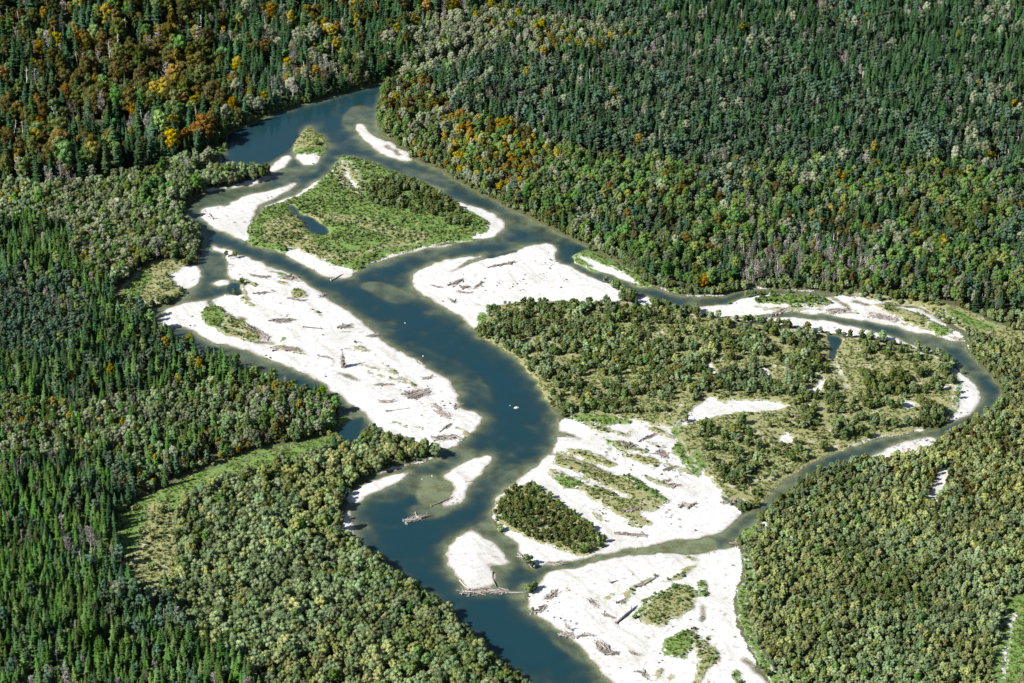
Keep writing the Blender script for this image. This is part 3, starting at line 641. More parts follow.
def spruce_shape(seed, Ht=22.0, R=3.0):
    rnd = random.Random(seed); tr = MB(); cr = MB()
    lean = rnd.uniform(-.3, .3)
    tr.tube([(0, 0, -.6), (0, 0, Ht * .4), (lean * .5, 0, Ht * .97)], [.30, .20, .03], 6)
    nl = 19
    for i in range(nl):
        t = (i + rnd.uniform(-.3, .3)) / nl; z = Ht * (.07 + .91 * t); rr = R * (1 - t) ** .68 * (1.0 if t > .12 else .8 + t) * rnd.uniform(.72, 1.2)
        n = int(11 * (1 - t) + 4); off = rnd.uniform(0, 6.28)
        for j in range(n):
            a = off + 2 * math.pi * j / n + rnd.uniform(-.25, .25); L = rr * rnd.uniform(.6, 1.3) + .15; wd = L * .30 + .16
            dx, dy = math.cos(a), math.sin(a); zz = z + rnd.uniform(-.25, .25); cx = lean * .5 * t
            base = (cx, 0, zz + .10 * L); tip = (cx + dx * L, dy * L, zz - .26 * L)
            mx_, my_ = cx + dx * L * .55, dy * L * .55
            l = (mx_ - dy * wd, my_ + dx * wd, zz - .24 * L); r_ = (mx_ + dy * wd, my_ - dx * wd, zz - .24 * L)
            cr.face([base, l, tip]); cr.face([base, tip, r_])
    cr.face([(0, 0, Ht * 1.02), (.22, 0, Ht * .94), (-.11, .2, Ht * .94)]); cr.face([(0, 0, Ht * 1.02), (-.11, .2, Ht * .94), (-.11, -.2, Ht * .94)]); cr.face([(0, 0, Ht * 1.02), (-.11, -.2, Ht * .94), (.22, 0, Ht * .94)])
    n = 8
    for j in range(n):
        a, b = 2 * math.pi * j / n, 2 * math.pi * (j + 1) / n; q = R * .30
        cr.face([(math.cos(a) * q, math.sin(a) * q, Ht * .07), (math.cos(b) * q, math.sin(b) * q, Ht * .07), (0, 0, Ht * .93)])
    return tr, cr

def crown_shape(seed, Ht, R, z0, nl, lobe, size, ncard, trunk_r, sq=1.0, top=1.0, jit=.7):
    """leafy crown of lobes between z0 and Ht on a trunk with limbs"""
    rnd = random.Random(seed); tr = MB(); cr = MB()
    zc = (z0 + Ht) / 2; hz = (Ht - z0) / 2
    tr.tube([(0, 0, -.5), (rnd.uniform(-.1, .1), 0, z0 + .3 * hz), (rnd.uniform(-.3, .3), rnd.uniform(-.3, .3), zc + .5 * hz)], [trunk_r, trunk_r * .75, trunk_r * .2], 6)
    pts = []
    for i in range(nl):
        z = 1 - 1.75 * (i + .5) / nl; a = i * 2.39996 + rnd.uniform(-.4, .4); h = math.sqrt(max(0, 1 - z * z))
        q = rnd.uniform(.62, .95); lr = R * lobe * rnd.uniform(.75, 1.2)
        c = (h * math.cos(a) * (R - lr * .7) * q * 1.15, h * math.sin(a) * (R - lr * .7) * q * 1.15, zc + z * (hz - lr * .7 * sq) * rnd.uniform(.85, 1.08))
        pts.append((c, lr))
    cr.blob((0, 0, zc), R * .62, rnd, 0, .12, 1, hz / R)
    for c, lr in pts:
        cr.blob(c, lr * .93, rnd, 0, .14, 1, sq); cr.cards(c, lr, ncard, size, rnd, 0, sq, jit)
        if c[2] > z0 and rnd.random() < .5: tr.tube([(0, 0, z0 + .25 * hz), (c[0] * .5, c[1] * .5, (z0 + c[2]) / 2 + .1), c], [trunk_r * .5, trunk_r * .3, .04], 4)
    return tr, cr

def bare_shape(seed, Ht=15.0, R=3.2):
    rnd = random.Random(seed); tr = MB(); cr = MB()
    tr.tube([(0, 0, -.5), (.1, 0, Ht * .45), (0, .1, Ht * .93)], [.20, .14, .03], 6)
    for i in range(38):
        t = rnd.uniform(.28, .95); a = rnd.uniform(0, 6.28); L = R * (1.15 - t) * rnd.uniform(.6, 1.3) + .5
        b = Vector((0, 0, Ht * t)); e = b + Vector((math.cos(a) * L, math.sin(a) * L, L * rnd.uniform(.5, 1.2)))
        if e.z > Ht: e.z = Ht
        cr.tube([b, (b + e) / 2 + Vector((0, 0, .15)), e], [.07, .045, .015], 3)
        for _ in range(5):
            p = b.lerp(e, rnd.uniform(.35, 1.0)); q = p + Vector((rnd.uniform(-1, 1), rnd.uniform(-1, 1), rnd.uniform(-.1, 1.1))) * .8
            u = (q - p).orthogonal().normalized() * .09
            cr.face([p - u, p + u, q]); cr.face([p + Vector((0, 0, .1)), q + Vector((.2, .1, 0)), q + Vector((-.1, .3, .2))])
    return tr, cr

def snag_shape(seed, Ht=14.0):
    rnd = random.Random(seed); tr = MB(); cr = MB()
    tr.tube([(0, 0, -.5), (.1, 0, Ht * .5), (.15, .1, Ht)], [.32, .25, .08], 7)
    for i in range(16):
        t = rnd.uniform(.3, .97); a = rnd.uniform(0, 6.28); L = rnd.uniform(.5, 1.7)
        b = Vector((.1 * t, 0, Ht * t)); e = b + Vector((math.cos(a) * L, math.sin(a) * L, rnd.uniform(-.3, .5)))
        cr.tube([b, e], [.07, .02], 3)
    return tr, cr

# kind -> list of (shape, leaf material, bark material); heights in metres
KINDS = {}
def kind(name, variants, nominal): KINDS[name] = dict(var=variants, nominal=nominal)
SP = [spruce_shape(s, (20, 18, 22)[s], (3.5, 3.3, 3.7)[s]) for s in range(3)]
PI = [crown_shape(40 + s, 17, 2.9, 6.5, 12, .40, .42, 34, .22, .75) for s in range(2)]
WI = [crown_shape(50 + s, 8.0, 2.9, .7, 11, .40, .26, 60, .18, .95, 1, .55) for s in range(4)]
BR = [crown_shape(60 + s, 16, 4.3, 3.0, 17, .36, .42, 50, .28, .9) for s in range(3)]
SH = [crown_shape(70 + s, 2.2, 1.55, .15, 7, .45, .20, 34, .07, .85) for s in range(2)]
BA = [bare_shape(80 + s) for s in range(2)]
SN = [snag_shape(90 + s) for s in range(2)]
kind('spruce_tree', [(a, m, 'bark') for a in SP for m in ('spruce', 'spruce_b')], 22)
kind('pine_tree', [(a, 'pine', 'bark') for a in PI], 17)
kind('willow_tree', [(a, m, 'bark') for a in WI for m in ('willow', 'willow_y', 'willow_d')], 8)
kind('broadleaf_tree', [(a, m, 'bark') for a in BR for m in ('broad', 'pale')], 16)
kind('autumn_tree', [(a, m, 'bark') for a in BR[:2] for m in ('yellow', 'orange', 'russet')], 16)
kind('bare_tree', [(a, 'twig', 'pale_bark') for a in BA], 15)
kind('dead_tree', [(a, 'pale_bark', 'pale_bark') for a in SN], 14)
kind('willow_shrub', [(a, m, 'bark') for a in SH for m in ('willow_d', 'broad', 'willow')], 2.2)
SUBS = {   # planting species -> (kind, variant numbers)
    'spruce': ('spruce_tree', [0, 2, 4]), 'spruce_b': ('spruce_tree', [1, 3, 5]), 'pine': ('pine_tree', [0, 1]),
    'willow': ('willow_tree', [0, 3, 6, 9]), 'willow_y': ('willow_tree', [1, 4, 7, 10]), 'willow_d': ('willow_tree', [2, 5, 8, 11]),
    'broad': ('broadleaf_tree', [0, 2, 4]), 'pale': ('broadleaf_tree', [1, 3, 5]),
    'yellow': ('autumn_tree', [0, 3]), 'orange': ('autumn_tree', [1, 4]), 'russet': ('autumn_tree', [2, 5]),
    'bare': ('bare_tree', [0, 1]), 'snag': ('dead_tree', [0, 1]),
    'shrub_d': ('willow_shrub', [0, 3]), 'shrub_g': ('willow_shrub', [1, 4]), 'shrub': ('willow_shrub', [2, 5])}

# ------------------------------------------------------------------ planting zones (pixel outlines on the ground)
BIGC = [(-400, -400), (1500, -400), (1500, 900), (-400, 900)]
ZONES = [   # phrase, outline, spacing, species weights, scale range, patchiness, allowed ground
    ('in the dark conifer forest at the upper right', BIGC, 5.8, dict(spruce=50, pine=38, bare=2.6, pale=2.6, orange=.08, yellow=.12, snag=1.0), (.55, 1.05), 0, (0,)),
    ('on the strips of soil beside the river', [(140, 200), (230, 140), (400, 80), (480, 190), (650, 285), (960, 305), (1012, 350), (1032, 405), (760, 530), (780, 700), (520, 700), (340, 545), (330, 430), (140, 320)], 3.3, dict(willow=26, willow_d=34, shrub_g=22, shrub_d=18), (.45, .95), 0, (0,)),
    ('in the autumn forest on the upper left slope', [(-400, -400), (215, -400), (215, 60), (228, 132), (200, 150), (150, 168), (60, 188), (-400, 195)], 8.6, dict(russet=40, orange=2.6, yellow=2.4, spruce=38, broad=16, bare=5, snag=3), (.9, 1.65), 0, (0,)),
    ('in the mixed forest above the upper river', [(205, -400), (560, -400), (470, 30), (410, 78), (330, 104), (228, 140), (214, 60)], 6.8, dict(spruce=54, bare=13, pale=11, yellow=2.5, russet=8, broad=9, orange=1, snag=3), (.7, 1.35), 0, (0,)),
    ('in the pale woodland belt behind the river bend', [(395, 85), (410, 60), (400, 25), (520, 12), (650, 48), (600, 62), (500, 62), (440, 80)], 5.4, dict(pale=45, bare=14, yellow=8, spruce=22, broad=8, russet=4), (.55, .85), 0, (0,)),
    ('in the autumn strip along the right bank', [(376, 96), (398, 82), (430, 84), (460, 125), (520, 132), (590, 160), (610, 195), (580, 236), (478, 190), (413, 155), (376, 130)], 5.2, dict(yellow=3, orange=.6, broad=32, pale=18, willow_y=14, russet=14, spruce=9, bare=6), (.5, .8), 0, (0,)),
    ('in the golden stand along the right bank', [(425, 128), (470, 122), (520, 140), (570, 172), (596, 200), (575, 222), (520, 205), (450, 172)], 5.2, dict(yellow=22, orange=2.2, broad=24, pale=14, russet=10, willow_y=22), (.5, .8), 0, (0,)),
    ('in the light green woodland above the side arm', [(500, 200), (600, 165), (700, 175), (850, 172), (1500, 170), (1500, 305), (960, 308), (900, 300), (830, 291), (740, 287), (690, 295), (650, 283), (560, 232)], 5.4, dict(broad=42, pine=22, spruce=20, pale=9, yellow=.4, bare=6, russet=4, orange=.3), (.6, .95), 0, (0,)),
    ('in the bare grey stand above the side arm', [(735, 250), (850, 246), (880, 278), (860, 291), (740, 287)], 4.6, dict(bare=48, snag=14, broad=16, spruce=10, russet=6), (.6, .95), 0, (0,)),
    ('on the low bank below the light green woodland', strip([(560, 231), (620, 261), (654, 284), (700, 295), (770, 287), (850, 290), (940, 305)], 5), 3.6, dict(willow=40, willow_d=30, shrub_g=30, yellow=1.5), (.5, .95), .05, (0, 3, 4)),
    ('in the grey willow wood of the upper left bank', [(-400, 192), (60, 190), (150, 176), (215, 150), (228, 150), (200, 170), (180, 200), (180, 215), (202, 240), (196, 258), (150, 268), (110, 290), (80, 280), (60, 230), (-400, 215)], 5.0, dict(willow=56, pale=14, broad=14, willow_d=14, yellow=1.2, bare=4), (.95, 1.5), 0, (0,)),
    ('in the spruce stand on the left', [(-400, 212), (60, 226), (85, 285), (116, 318), (150, 328), (200, 358), (235, 372), (232, 400), (120, 410), (-400, 400)], 5.2, dict(spruce=30, spruce_b=42, pine=18, broad=6, bare=3, yellow=.6), (.5, 1.0), 0, (0,)),
    ('in the pine patch at the left edge', [(-400, 280), (60, 285), (90, 330), (70, 370), (-400, 375)], 4.8, dict(pine=62, spruce=24, broad=8, bare=4), (.6, .85), 0, (0,)),
    ('in the mixed wood above the creek', [(-400, 398), (120, 408), (232, 385), (250, 374), (338, 405), (342, 428), (330, 437), (265, 451), (189, 470), (136, 495), (110, 470), (-400, 470)], 4.8, dict(willow=36, broad=14, bare=15, pale=10, willow_d=10, spruce_b=9, yellow=1, orange=.5, russet=3), (.75, 1.2), 0, (0,)),
    ('in the dense spruce stand at the lower left corner', [(-400, 462), (104, 468), (112, 500), (108, 560), (126, 615), (205, 645), (280, 705), (420, 900), (-400, 900)], 4.9, dict(spruce=18, spruce_b=68, bare=2.5, pine=5, willow=4, snag=.5), (.55, 1.08), 0, (0,)),
    ('in the willow thicket on the lower left bank', [(330, 452), (352, 454), (378, 440), (440, 452), (436, 461), (401, 469), (358, 484), (342, 506), (338, 530), (352, 552), (400, 579), (455, 628), (520, 690), (620, 900), (420, 900), (280, 705), (205, 645), (165, 600), (172, 530), (184, 488), (227, 466), (303, 449)], 4.1, dict(willow=42, willow_y=42, willow_d=12, broad=2.2), (.5, 1.4), .12, (0,)),
    ('on the dry creek meadow', [(120, 520), (140, 506), (170, 500), (176, 530), (174, 560), (168, 592), (140, 602), (122, 566)], 4.0, dict(willow_y=6, shrub=70, shrub_d=10), (.4, .8), .42, (0, 3, 4)),
    ('in the willow thicket on the lower right bank', [(945, 312), (1500, 330), (1500, 900), (800, 900), (770, 690), (742, 640), (738, 600), (745, 552), (752, 532), (772, 512), (805, 482), (860, 463), (940, 446), (1000, 410), (1006, 390), (990, 372), (968, 340)], 3.3, dict(willow=40, willow_y=46, willow_d=8, broad=1.2), (.34, .84), .12, (0,)),
    ('in the brownish willow belt on the right', [(880, 470), (1000, 420), (1500, 400), (1500, 520), (1000, 520), (940, 530)], 3.4, dict(willow_y=58, willow=14, willow_d=10, russet=22), (.35, .8), .22, (0,)),
    ('in the willow wood right of the main bend', [(474, 306), (540, 304), (620, 307), (690, 316), (720, 340), (710, 395), (660, 418), (560, 414), (520, 368), (476, 336)], 3.5, dict(willow=34, willow_d=34, willow_y=18, broad=5, russet=1.5), (.30, .86), .345, (0, 4)),
    ('in the open shrubland between the river arms', [(690, 316), (740, 323), (810, 335), (900, 347), (955, 375), (958, 402), (930, 428), (840, 446), (780, 478), (764, 500), (724, 495), (706, 458), (680, 428), (712, 400), (722, 345)], 3.5, dict(willow_d=50, willow=26, shrub_d=24), (.35, .95), .40, (0, 3, 4)),
    ('on the big grassy island', I1, 3.4, dict(shrub_g=52, shrub=28, shrub_d=20), (.3, .9), .42, (3, 4)),
    ('in the willow clump of the big grassy island', [(364, 190), (385, 180), (412, 183), (440, 198), (470, 218), (466, 232), (440, 226), (400, 212), (372, 206)], 3.6, dict(willow_d=55, willow=25, shrub_g=20), (.4, .85), .30, (3, 4)),
    ('on the meadow beside the left side channel', LM, 3.8, dict(willow=34, shrub=40, shrub_d=26), (.45, .75), .42, (0, 3, 4)),
    ('on the peninsula of the upper bend', [(165, 190), (200, 178), (258, 174), (270, 176), (257, 182), (245, 186), (204, 192), (180, 204)], 5.0, dict(willow=50, broad=26, willow_d=20), (1.1, 1.6), 0, (0,)),
    ('on the green strip of the upper left bank', [(60, 192), (135, 173), (200, 155), (226, 146), (226, 152), (205, 164), (135, 184)], 3.4, dict(shrub_g=60, willow=26, shrub=14), (.6, 1.2), .25, (3, 0)),
    ('on the gravel plain right of the bend', [(559, 416), (662, 428), (720, 489), (722, 532), (600, 560), (520, 545), (560, 480)], 3.6, dict(shrub_d=40, shrub_g=40, shrub=20), (.25, .7), .45, (3, 4)),
    ('on the lower right gravel bar', [(540, 585), (745, 548), (745, 640), (800, 720), (600, 720)], 3.6, dict(shrub_d=30, shrub_g=50, shrub=20), (.3, .9), .40, (3, 4)),
    ('on the wide left gravel bar', G4, 3.6, dict(shrub_d=40, shrub_g=40, shrub=20), (.25, .7), .42, (3, 4)),
    ('on the side arm gravel', [(687, 300), (830, 290), (950, 310), (970, 345), (900, 336), (760, 322)], 3.6, dict(shrub_d=40, shrub_g=40, shrub=20), (.4, 1.1), .40, (3, 4)),
    ('on the dry grass around the narrow inlet', [(822, 333), (858, 338), (858, 372), (868, 402), (846, 404), (832, 384), (822, 362)], 4.0, dict(shrub_d=60, shrub=40), (.3, .7), .5, (3, 4)),
    ('beside the gravel track', [(668, 426), (700, 400), (746, 398), (800, 408), (800, 418), (740, 424), (700, 430), (680, 440)], 4.0, dict(shrub_d=60, shrub=40), (.3, .8), .48, (3, 4)),
    ('on the shrub island beside the bend', [(515, 489), (535, 489), (558, 503), (584, 524), (612, 546), (582, 556), (557, 547), (534, 542), (516, 532), (497, 520), (494, 512), (503, 498)], 2.9, dict(willow_d=60, willow_y=14, shrub_d=30), (.28, .6), .24, (0, 3, 4)),
]
ZPOLY = [chaikin(poly_w([(a, max(b, -330)) for a, b in z[1]]), 0) for z in ZONES]
ZPOLY[0] = np.array([(-700, -480), (700, -480), (1000, 1000), (-1000, 1000)], float)
XL0, XL1, YL0, YL1 = -760, 760, -470, 900
TREES = []      # species, x, y, z, scale, rotation, zone index
def keep_frame(x, y):
    px, py, _ = to_px(x, y, 0.0)
    return (px > -110) & (px < W + 110) & (py > -60) & (py < H + 75)
for zi, (phrase, pl, sp_, wts, (s0, s1), patch, ok) in enumerate(ZONES):
    ax = np.arange(XL0, XL1, sp_); ay = np.arange(YL0, YL1, sp_ * .9)
    x, y = np.meshgrid(ax, ay); x[::2] += sp_ / 2
    x = (x + RNG.uniform(-.42, .42, x.shape) * sp_).ravel(); y = (y + RNG.uniform(-.42, .42, y.shape) * sp_).ravel()
    m = keep_frame(x, y); x, y = x[m], y[m]
    jx = x + 9 * fnoise(x, y, 30, 5) * (zi < 19); jy = y + 12 * fnoise(x, y, 30, 8) * (zi < 19)
    zn = np.full(x.shape, -1)
    for k2, zp in enumerate(ZPOLY):
        zn[inside(jx, jy, zp) if k2 < 19 else inside(x, y, zp)] = k2
    m = zn == zi; x, y = x[m], y[m]
    if not len(x): continue
    inc = (x > X0 + 2) & (x < X1 - 2) & (y > Y0 + 2) & (y < Y1 - 2)
    ci = np.where(inc, cls[np.clip(((y - Y0) / RES).round().astype(int), 0, len(gy) - 1), np.clip(((x - X0) / RES).round().astype(int), 0, len(gx) - 1)], 0)
    wd = np.where(inc, sample(S_W, x, y), -15)
    m = np.isin(ci, ok) & (wd < -.8)
    if patch > 0: m &= (fnoise(x, y, 26 if patch < .3 else 14, 100 + zi) * .6 + fnoise(x, y, 9, 150 + zi) * .6) > (patch * 2 - .85)
    x, y, wd = x[m], y[m], wd[m]
    names = list(wts); sc = np.stack([wts[n] * np.exp((2.8 if wts[n] > 4 else 5.0) * fnoise(x, y, 55 if wts[n] > 9 else 26, 200 + 7 * i + zi)) for i, n in enumerate(names)], -1)
    cum = np.cumsum(sc / sc.sum(1, keepdims=True), 1); pick = (RNG.random(len(x))[:, None] > cum).sum(1)
    zz = np.where((x > X0) & (x < X1) & (y > Y0) & (y < Y1), sample(Z_core, x, y), 1.4 + hill(x, y))
    low = sum(v for n, v in wts.items() if n.startswith('willow')) > .4 * sum(wts.values())
    corr = {'broad': .62, 'pale': .62, 'yellow': .5, 'orange': .45, 'russet': .5, 'bare': .62, 'pine': .6, 'spruce': .75, 'spruce_b': .75}
    cf = np.array([corr.get(n, 1.0) if low else 1.0 for n in names])[np.minimum(pick, len(names) - 1)]
    s = RNG.uniform(s0, s1, len(x)) * cf * (1 + .28 * fnoise(x, y, 30, 300 + zi)); ro = RNG.uniform(0, 6.28, len(x))
    for i in range(len(x)): TREES.append((names[min(pick[i], len(names) - 1)], x[i], y[i], zz[i], s[i], ro[i], zi))

x, y = np.meshgrid(np.arange(X0 + 5, X1 - 5, 2.7), np.arange(Y0 + 5, Y1 - 5, 2.6))
x = (x + RNG.uniform(-1, 1, x.shape)).ravel(); y = (y + RNG.uniform(-1, 1, y.shape)).ravel()
m = keep_frame(x, y) & (cls[((y - Y0) / RES).round().astype(int), ((x - X0) / RES).round().astype(int)] == FLOOR); x, y = x[m], y[m]
wd = sample(S_W, x, y); m = (wd > -6.5) & (wd < -.2) & (RNG.random(len(x)) < .85); x, y = x[m], y[m]; zz = sample(Z_core, x, y)
ZONES.append(('on the river bank', None, 2.7, {}, (.35, .75), 0, (0,)))
for i in range(len(x)):
    sp_ = random.choice(['willow_d', 'willow_d', 'willow', 'shrub_g', 'shrub_d', 'broad'])
    s_ = random.uniform(.35, .75) * {'broad': .5}.get(sp_, 1.0) * (1.5 if sp_.startswith('shrub') else 1)
    TREES.append((sp_, x[i], y[i], zz[i], s_, random.uniform(0, 6.28), len(ZONES) - 1))

SINGLES = []     # trees and bushes that stand out: species, px, py, scale, label
def single(sp_, px, py, s, label): SINGLES.append((sp_, px, py, s, label))
single('broad', 262, 180, .62, 'dark leafy tree on the small gravel point beside the peninsula')
single('willow', 254, 181, 1.3, 'grey green willow beside the dark tree on the gravel point')
single('shrub_d', 317, 145, 2.0, 'round dark bush on the small triangular river island')
single('bright', 322, 396, .62, 'bright green tree at the bank of the left side channel')
single('orange', 329, 399, .36, 'small orange tree beside the bright green tree at the left channel')
single('willow', 436, 457, 1.25, 'round dark green willow at the point of the lower left bank')
single('willow_d', 686, 422, .75, 'lone round dark bush beside the gravel track')
single('broad', 818, 560, .82, 'large dark green tree towering over the lower right willows')
single('spruce', 636, 312, .62, 'dark conifer beside the gravel bank of the side arm')
single('spruce', 646, 322, .66, 'taller dark conifer at the edge of the central willow wood')
single('orange', 911, 302, .40, 'small orange tree on the bank of the upper right side arm')
single('russet', 168, 504, .26, 'rust brown bush on the creek meadow')
single('yellow', 206, 440, .45, 'orange yellow tree in the grey wood above the creek')
single('yellow', 99, 428, .5, 'yellow tree in the grey mixed wood at the left')
single('bare', 317, 390, .62, 'thin pale bare tree standing at the left channel')
single('bare', 566, 631, .42, 'small dead tree on the lower gravel shore')
single('bare', 171, 346, .62, 'bare grey tree at the mouth of the left side channel')

for k2 in KINDS.values():
    k2['mesh'] = []; done = {}
    for (tr, cr), lm, bm_ in k2['var']:
        if id(tr) not in done: done[id(tr)] = tr.mesh('trunk', [M[bm_]])
        k2['mesh'].append((done[id(tr)], cr.mesh('crown', [M[lm]])))
KINDS['bright_tree'] = dict(var=[(BR[0], 'bright', 'bark')], nominal=16, mesh=[(KINDS['broadleaf_tree']['mesh'][0][0], BR[0][1].mesh('crown', [M['bright']]))])
SUBS['bright'] = ('bright_tree', [0])

ADJ = {'spruce': 'dark green spruce', 'spruce_b': 'fresh green spruce', 'pine': 'blue green pine', 'willow': 'grey green willow', 'willow_y': 'yellow green willow',
       'willow_d': 'dark olive willow', 'broad': 'green leafy tree', 'pale': 'pale silvery tree', 'yellow': 'yellow autumn tree', 'orange': 'orange autumn tree',
       'russet': 'brown autumn tree', 'bare': 'bare grey tree', 'snag': 'pale dead trunk', 'shrub_d': 'small dark olive shrub', 'shrub_g': 'small green shrub', 'shrub': 'small grey green shrub'}
CAT = {'spruce_tree': 'spruce', 'pine_tree': 'pine', 'willow_tree': 'willow', 'broadleaf_tree': 'tree', 'autumn_tree': 'autumn tree', 'bare_tree': 'bare tree', 'dead_tree': 'dead tree', 'willow_shrub': 'shrub', 'bright_tree': 'tree'}

def plant(sp_, x, y, z, s, ro, label, group=None, var=None):
    kn, vs = SUBS[sp_]; vi = var if var is not None else vs[random.randrange(len(vs))]
    nm = 'broadleaf_tree' if kn == 'bright_tree' else kn
    root = bpy.data.objects.new(nm, None); root.empty_display_size = .5; COL.objects.link(root)
    root.location = (x, y, z); root.rotation_euler = (random.gauss(0, .045), random.gauss(0, .045), ro); root.scale = (s * random.uniform(.76, 1.22), s * random.uniform(.76, 1.22), s * random.uniform(.88, 1.14))
    root['label'] = label; root['category'] = CAT[kn]
    if group: root['group'] = group
    tm, cm = KINDS[kn]['mesh'][vi]
    mesh_obj('trunk', tm, root); mesh_obj('branches' if kn in ('bare_tree', 'dead_tree') else 'crown', cm, root)
    return root

for sp_, px, py, s, label in SINGLES:
    x, y = P(px, py, .6); plant(sp_, x, y, ground_z(x, y), s, random.uniform(0, 6.28), label)

by_kind = {}
for t in TREES: by_kind.setdefault(SUBS[t[0]][0], []).append(t)
STUFF_NAME = {'spruce_tree': 'spruce_forest', 'pine_tree': 'pine_forest', 'willow_tree': 'willow_thicket', 'broadleaf_tree': 'broadleaf_forest', 'autumn_tree': 'autumn_forest', 'bare_tree': 'bare_woodland', 'dead_tree': 'dead_wood_stand', 'willow_shrub': 'low_scrub'}
STUFF_LABEL = {'spruce_tree': 'mass of dark spruces filling the forest on both sides of the river', 'pine_tree': 'mass of blue green pines in the upper right forest', 'willow_tree': 'mass of round grey green willows covering the river banks', 'broadleaf_tree': 'green and silvery broadleaf trees scattered through the forest', 'autumn_tree': 'yellow, orange and brown autumn trees scattered through the forest', 'bare_tree': 'grey leafless trees scattered through the forest', 'dead_tree': 'pale dead trunks standing in the forest', 'willow_shrub': 'low green scrub on islands and gravel'}

def scatter(name, protos, pts, label, cat):
    """one stuff object: a point cloud mesh that instances the given meshes"""
    pc = bpy.data.collections.new(name + '_shapes')
    for i, me in enumerate(protos): pc.objects.link(bpy.data.objects.new('%s_shape_%02d' % (name, i), me))
    me = bpy.data.meshes.new(name); n = len(pts); a = np.array(pts, float)      # x y z rot sx sz idx
    me.vertices.add(n); me.vertices.foreach_set('co', a[:, :3].astype(np.float32).ravel())
    ro = me.attributes.new('turn', 'FLOAT_VECTOR', 'POINT'); rv = np.zeros((n, 3), np.float32); rv[:, 2] = a[:, 3]; rv[:, :2] = a[:, 8:10] if a.shape[1] > 8 else 0; ro.data.foreach_set('vector', rv.ravel())
    sc = me.attributes.new('size', 'FLOAT_VECTOR', 'POINT'); sc.data.foreach_set('vector', a[:, [4, 7, 5] if a.shape[1] > 7 else [4, 4, 5]].astype(np.float32).ravel())
    ii = me.attributes.new('pick', 'INT', 'POINT'); ii.data.foreach_set('value', a[:, 6].astype(np.int32))
    o = mesh_obj(name, me); o['kind'] = 'stuff'; o['label'] = label; o['category'] = cat
    ng = bpy.data.node_groups.new(name, 'GeometryNodeTree')
    ng.interface.new_socket('Geometry', in_out='INPUT', socket_type='NodeSocketGeometry'); ng.interface.new_socket('Geometry', in_out='OUTPUT', socket_type='NodeSocketGeometry')
    N = ng.nodes; L = ng.links
    gi = N.new('NodeGroupInput'); go = N.new('NodeGroupOutput'); ip = N.new('GeometryNodeInstanceOnPoints'); ci = N.new('GeometryNodeCollectionInfo')
    ci.inputs['Collection'].default_value = pc; ci.inputs['Separate Children'].default_value = True; ci.inputs['Reset Children'].default_value = True
    def at(nm, ty):
        q = N.new('GeometryNodeInputNamedAttribute'); q.data_type = ty; q.inputs['Name'].default_value = nm
        return [s for s in q.outputs if s.enabled and s.name == 'Attribute'][0]
    L.new(gi.outputs[0], ip.inputs['Points']); L.new(ci.outputs[0], ip.inputs['Instance']); ip.inputs['Pick Instance'].default_value = True
    L.new(at('pick', 'INT'), ip.inputs['Instance Index']); L.new(at('turn', 'FLOAT_VECTOR'), ip.inputs['Rotation']); L.new(at('size', 'FLOAT_VECTOR'), ip.inputs['Scale'])
    L.new(ip.outputs[0], go.inputs[0])
    md = o.modifiers.new('scatter', 'NODES'); md.node_group = ng
    return o

def joined(tr, cr, bm_, lm, name):
    nv = len(tr.v)
    return from_arrays(name, tr.v + cr.v, tr.f + [tuple(i + nv for i in f) for f in cr.f], [M[bm_], M[lm]], [0] * len(tr.f) + [1] * len(cr.f))

LANDMARKS = [((309, 148), 'small triangular island'), ((370, 215), 'big grassy island'), ((225, 215), 'upper left gravel bar'), ((300, 330), 'wide left gravel bar'), ((510, 275), 'central gravel bar'), ((465, 480), 'pointed bar'), ((480, 560), 'log jam bar'), ((545, 520), 'shrub island'), ((630, 470), 'gravel plain'), ((660, 620), 'lower right gravel bar'), ((740, 408), 'gravel track'), ((840, 312), 'side arm driftwood'), ((970, 385), 'side arm bend'), ((145, 540), 'creek meadow'), ((230, 462), 'dark creek'), ((160, 285), 'side channel meadow'), ((380, 140), 'upper right sandbar'), ((140, 178), 'upper green strip'), ((900, 448), 'right bank beach'), ((1008, 640), 'right edge clearing'), ((337, 569), 'bright grassy spot'), ((0, 683), 'bottom left corner'), ((1024, 683), 'bottom right corner'), ((0, 0), 'top left corner'), ((1024, 0), 'top right corner'), ((0, 340), 'left picture edge'), ((1024, 200), 'right picture edge'), ((700, 0), 'top picture edge')]
def whereabouts(px, py):
    (lx, ly), nm = min(LANDMARKS, key=lambda l: math.hypot(l[0][0] - px, (l[0][1] - py) * 1.4))
    dx, dy = px - lx, (py - ly) * 1.4
    far = 'just ' if math.hypot(dx, dy) < 45 else ''
    if nm.endswith('corner') or nm.endswith('edge'): return ('very close to the ' if far else 'towards the ') + nm
    side = ('right of' if dx > 0 else 'left of') if abs(dx) > abs(dy) else ('below' if dy > 0 else 'above')
    return far + side + ' the ' + nm
NBR = {'spruce': 'spruce', 'spruce_b': 'spruce', 'pine': 'pine', 'willow': 'willow', 'willow_y': 'willow', 'willow_d': 'willow', 'broad': 'green tree', 'pale': 'pale tree', 'yellow': 'yellow tree', 'orange': 'orange tree', 'russet': 'brown tree', 'bare': 'bare tree', 'snag': 'dead trunk'}
BULK = [t for t in TREES if t[0] in NBR]
BXY = np.array([(t[1], t[2]) for t in BULK]); BSP = np.array([NBR[t[0]] for t in BULK]); BRARE = {n: 1.0 / max((BSP == n).sum(), 1) for n in set(NBR.values())}
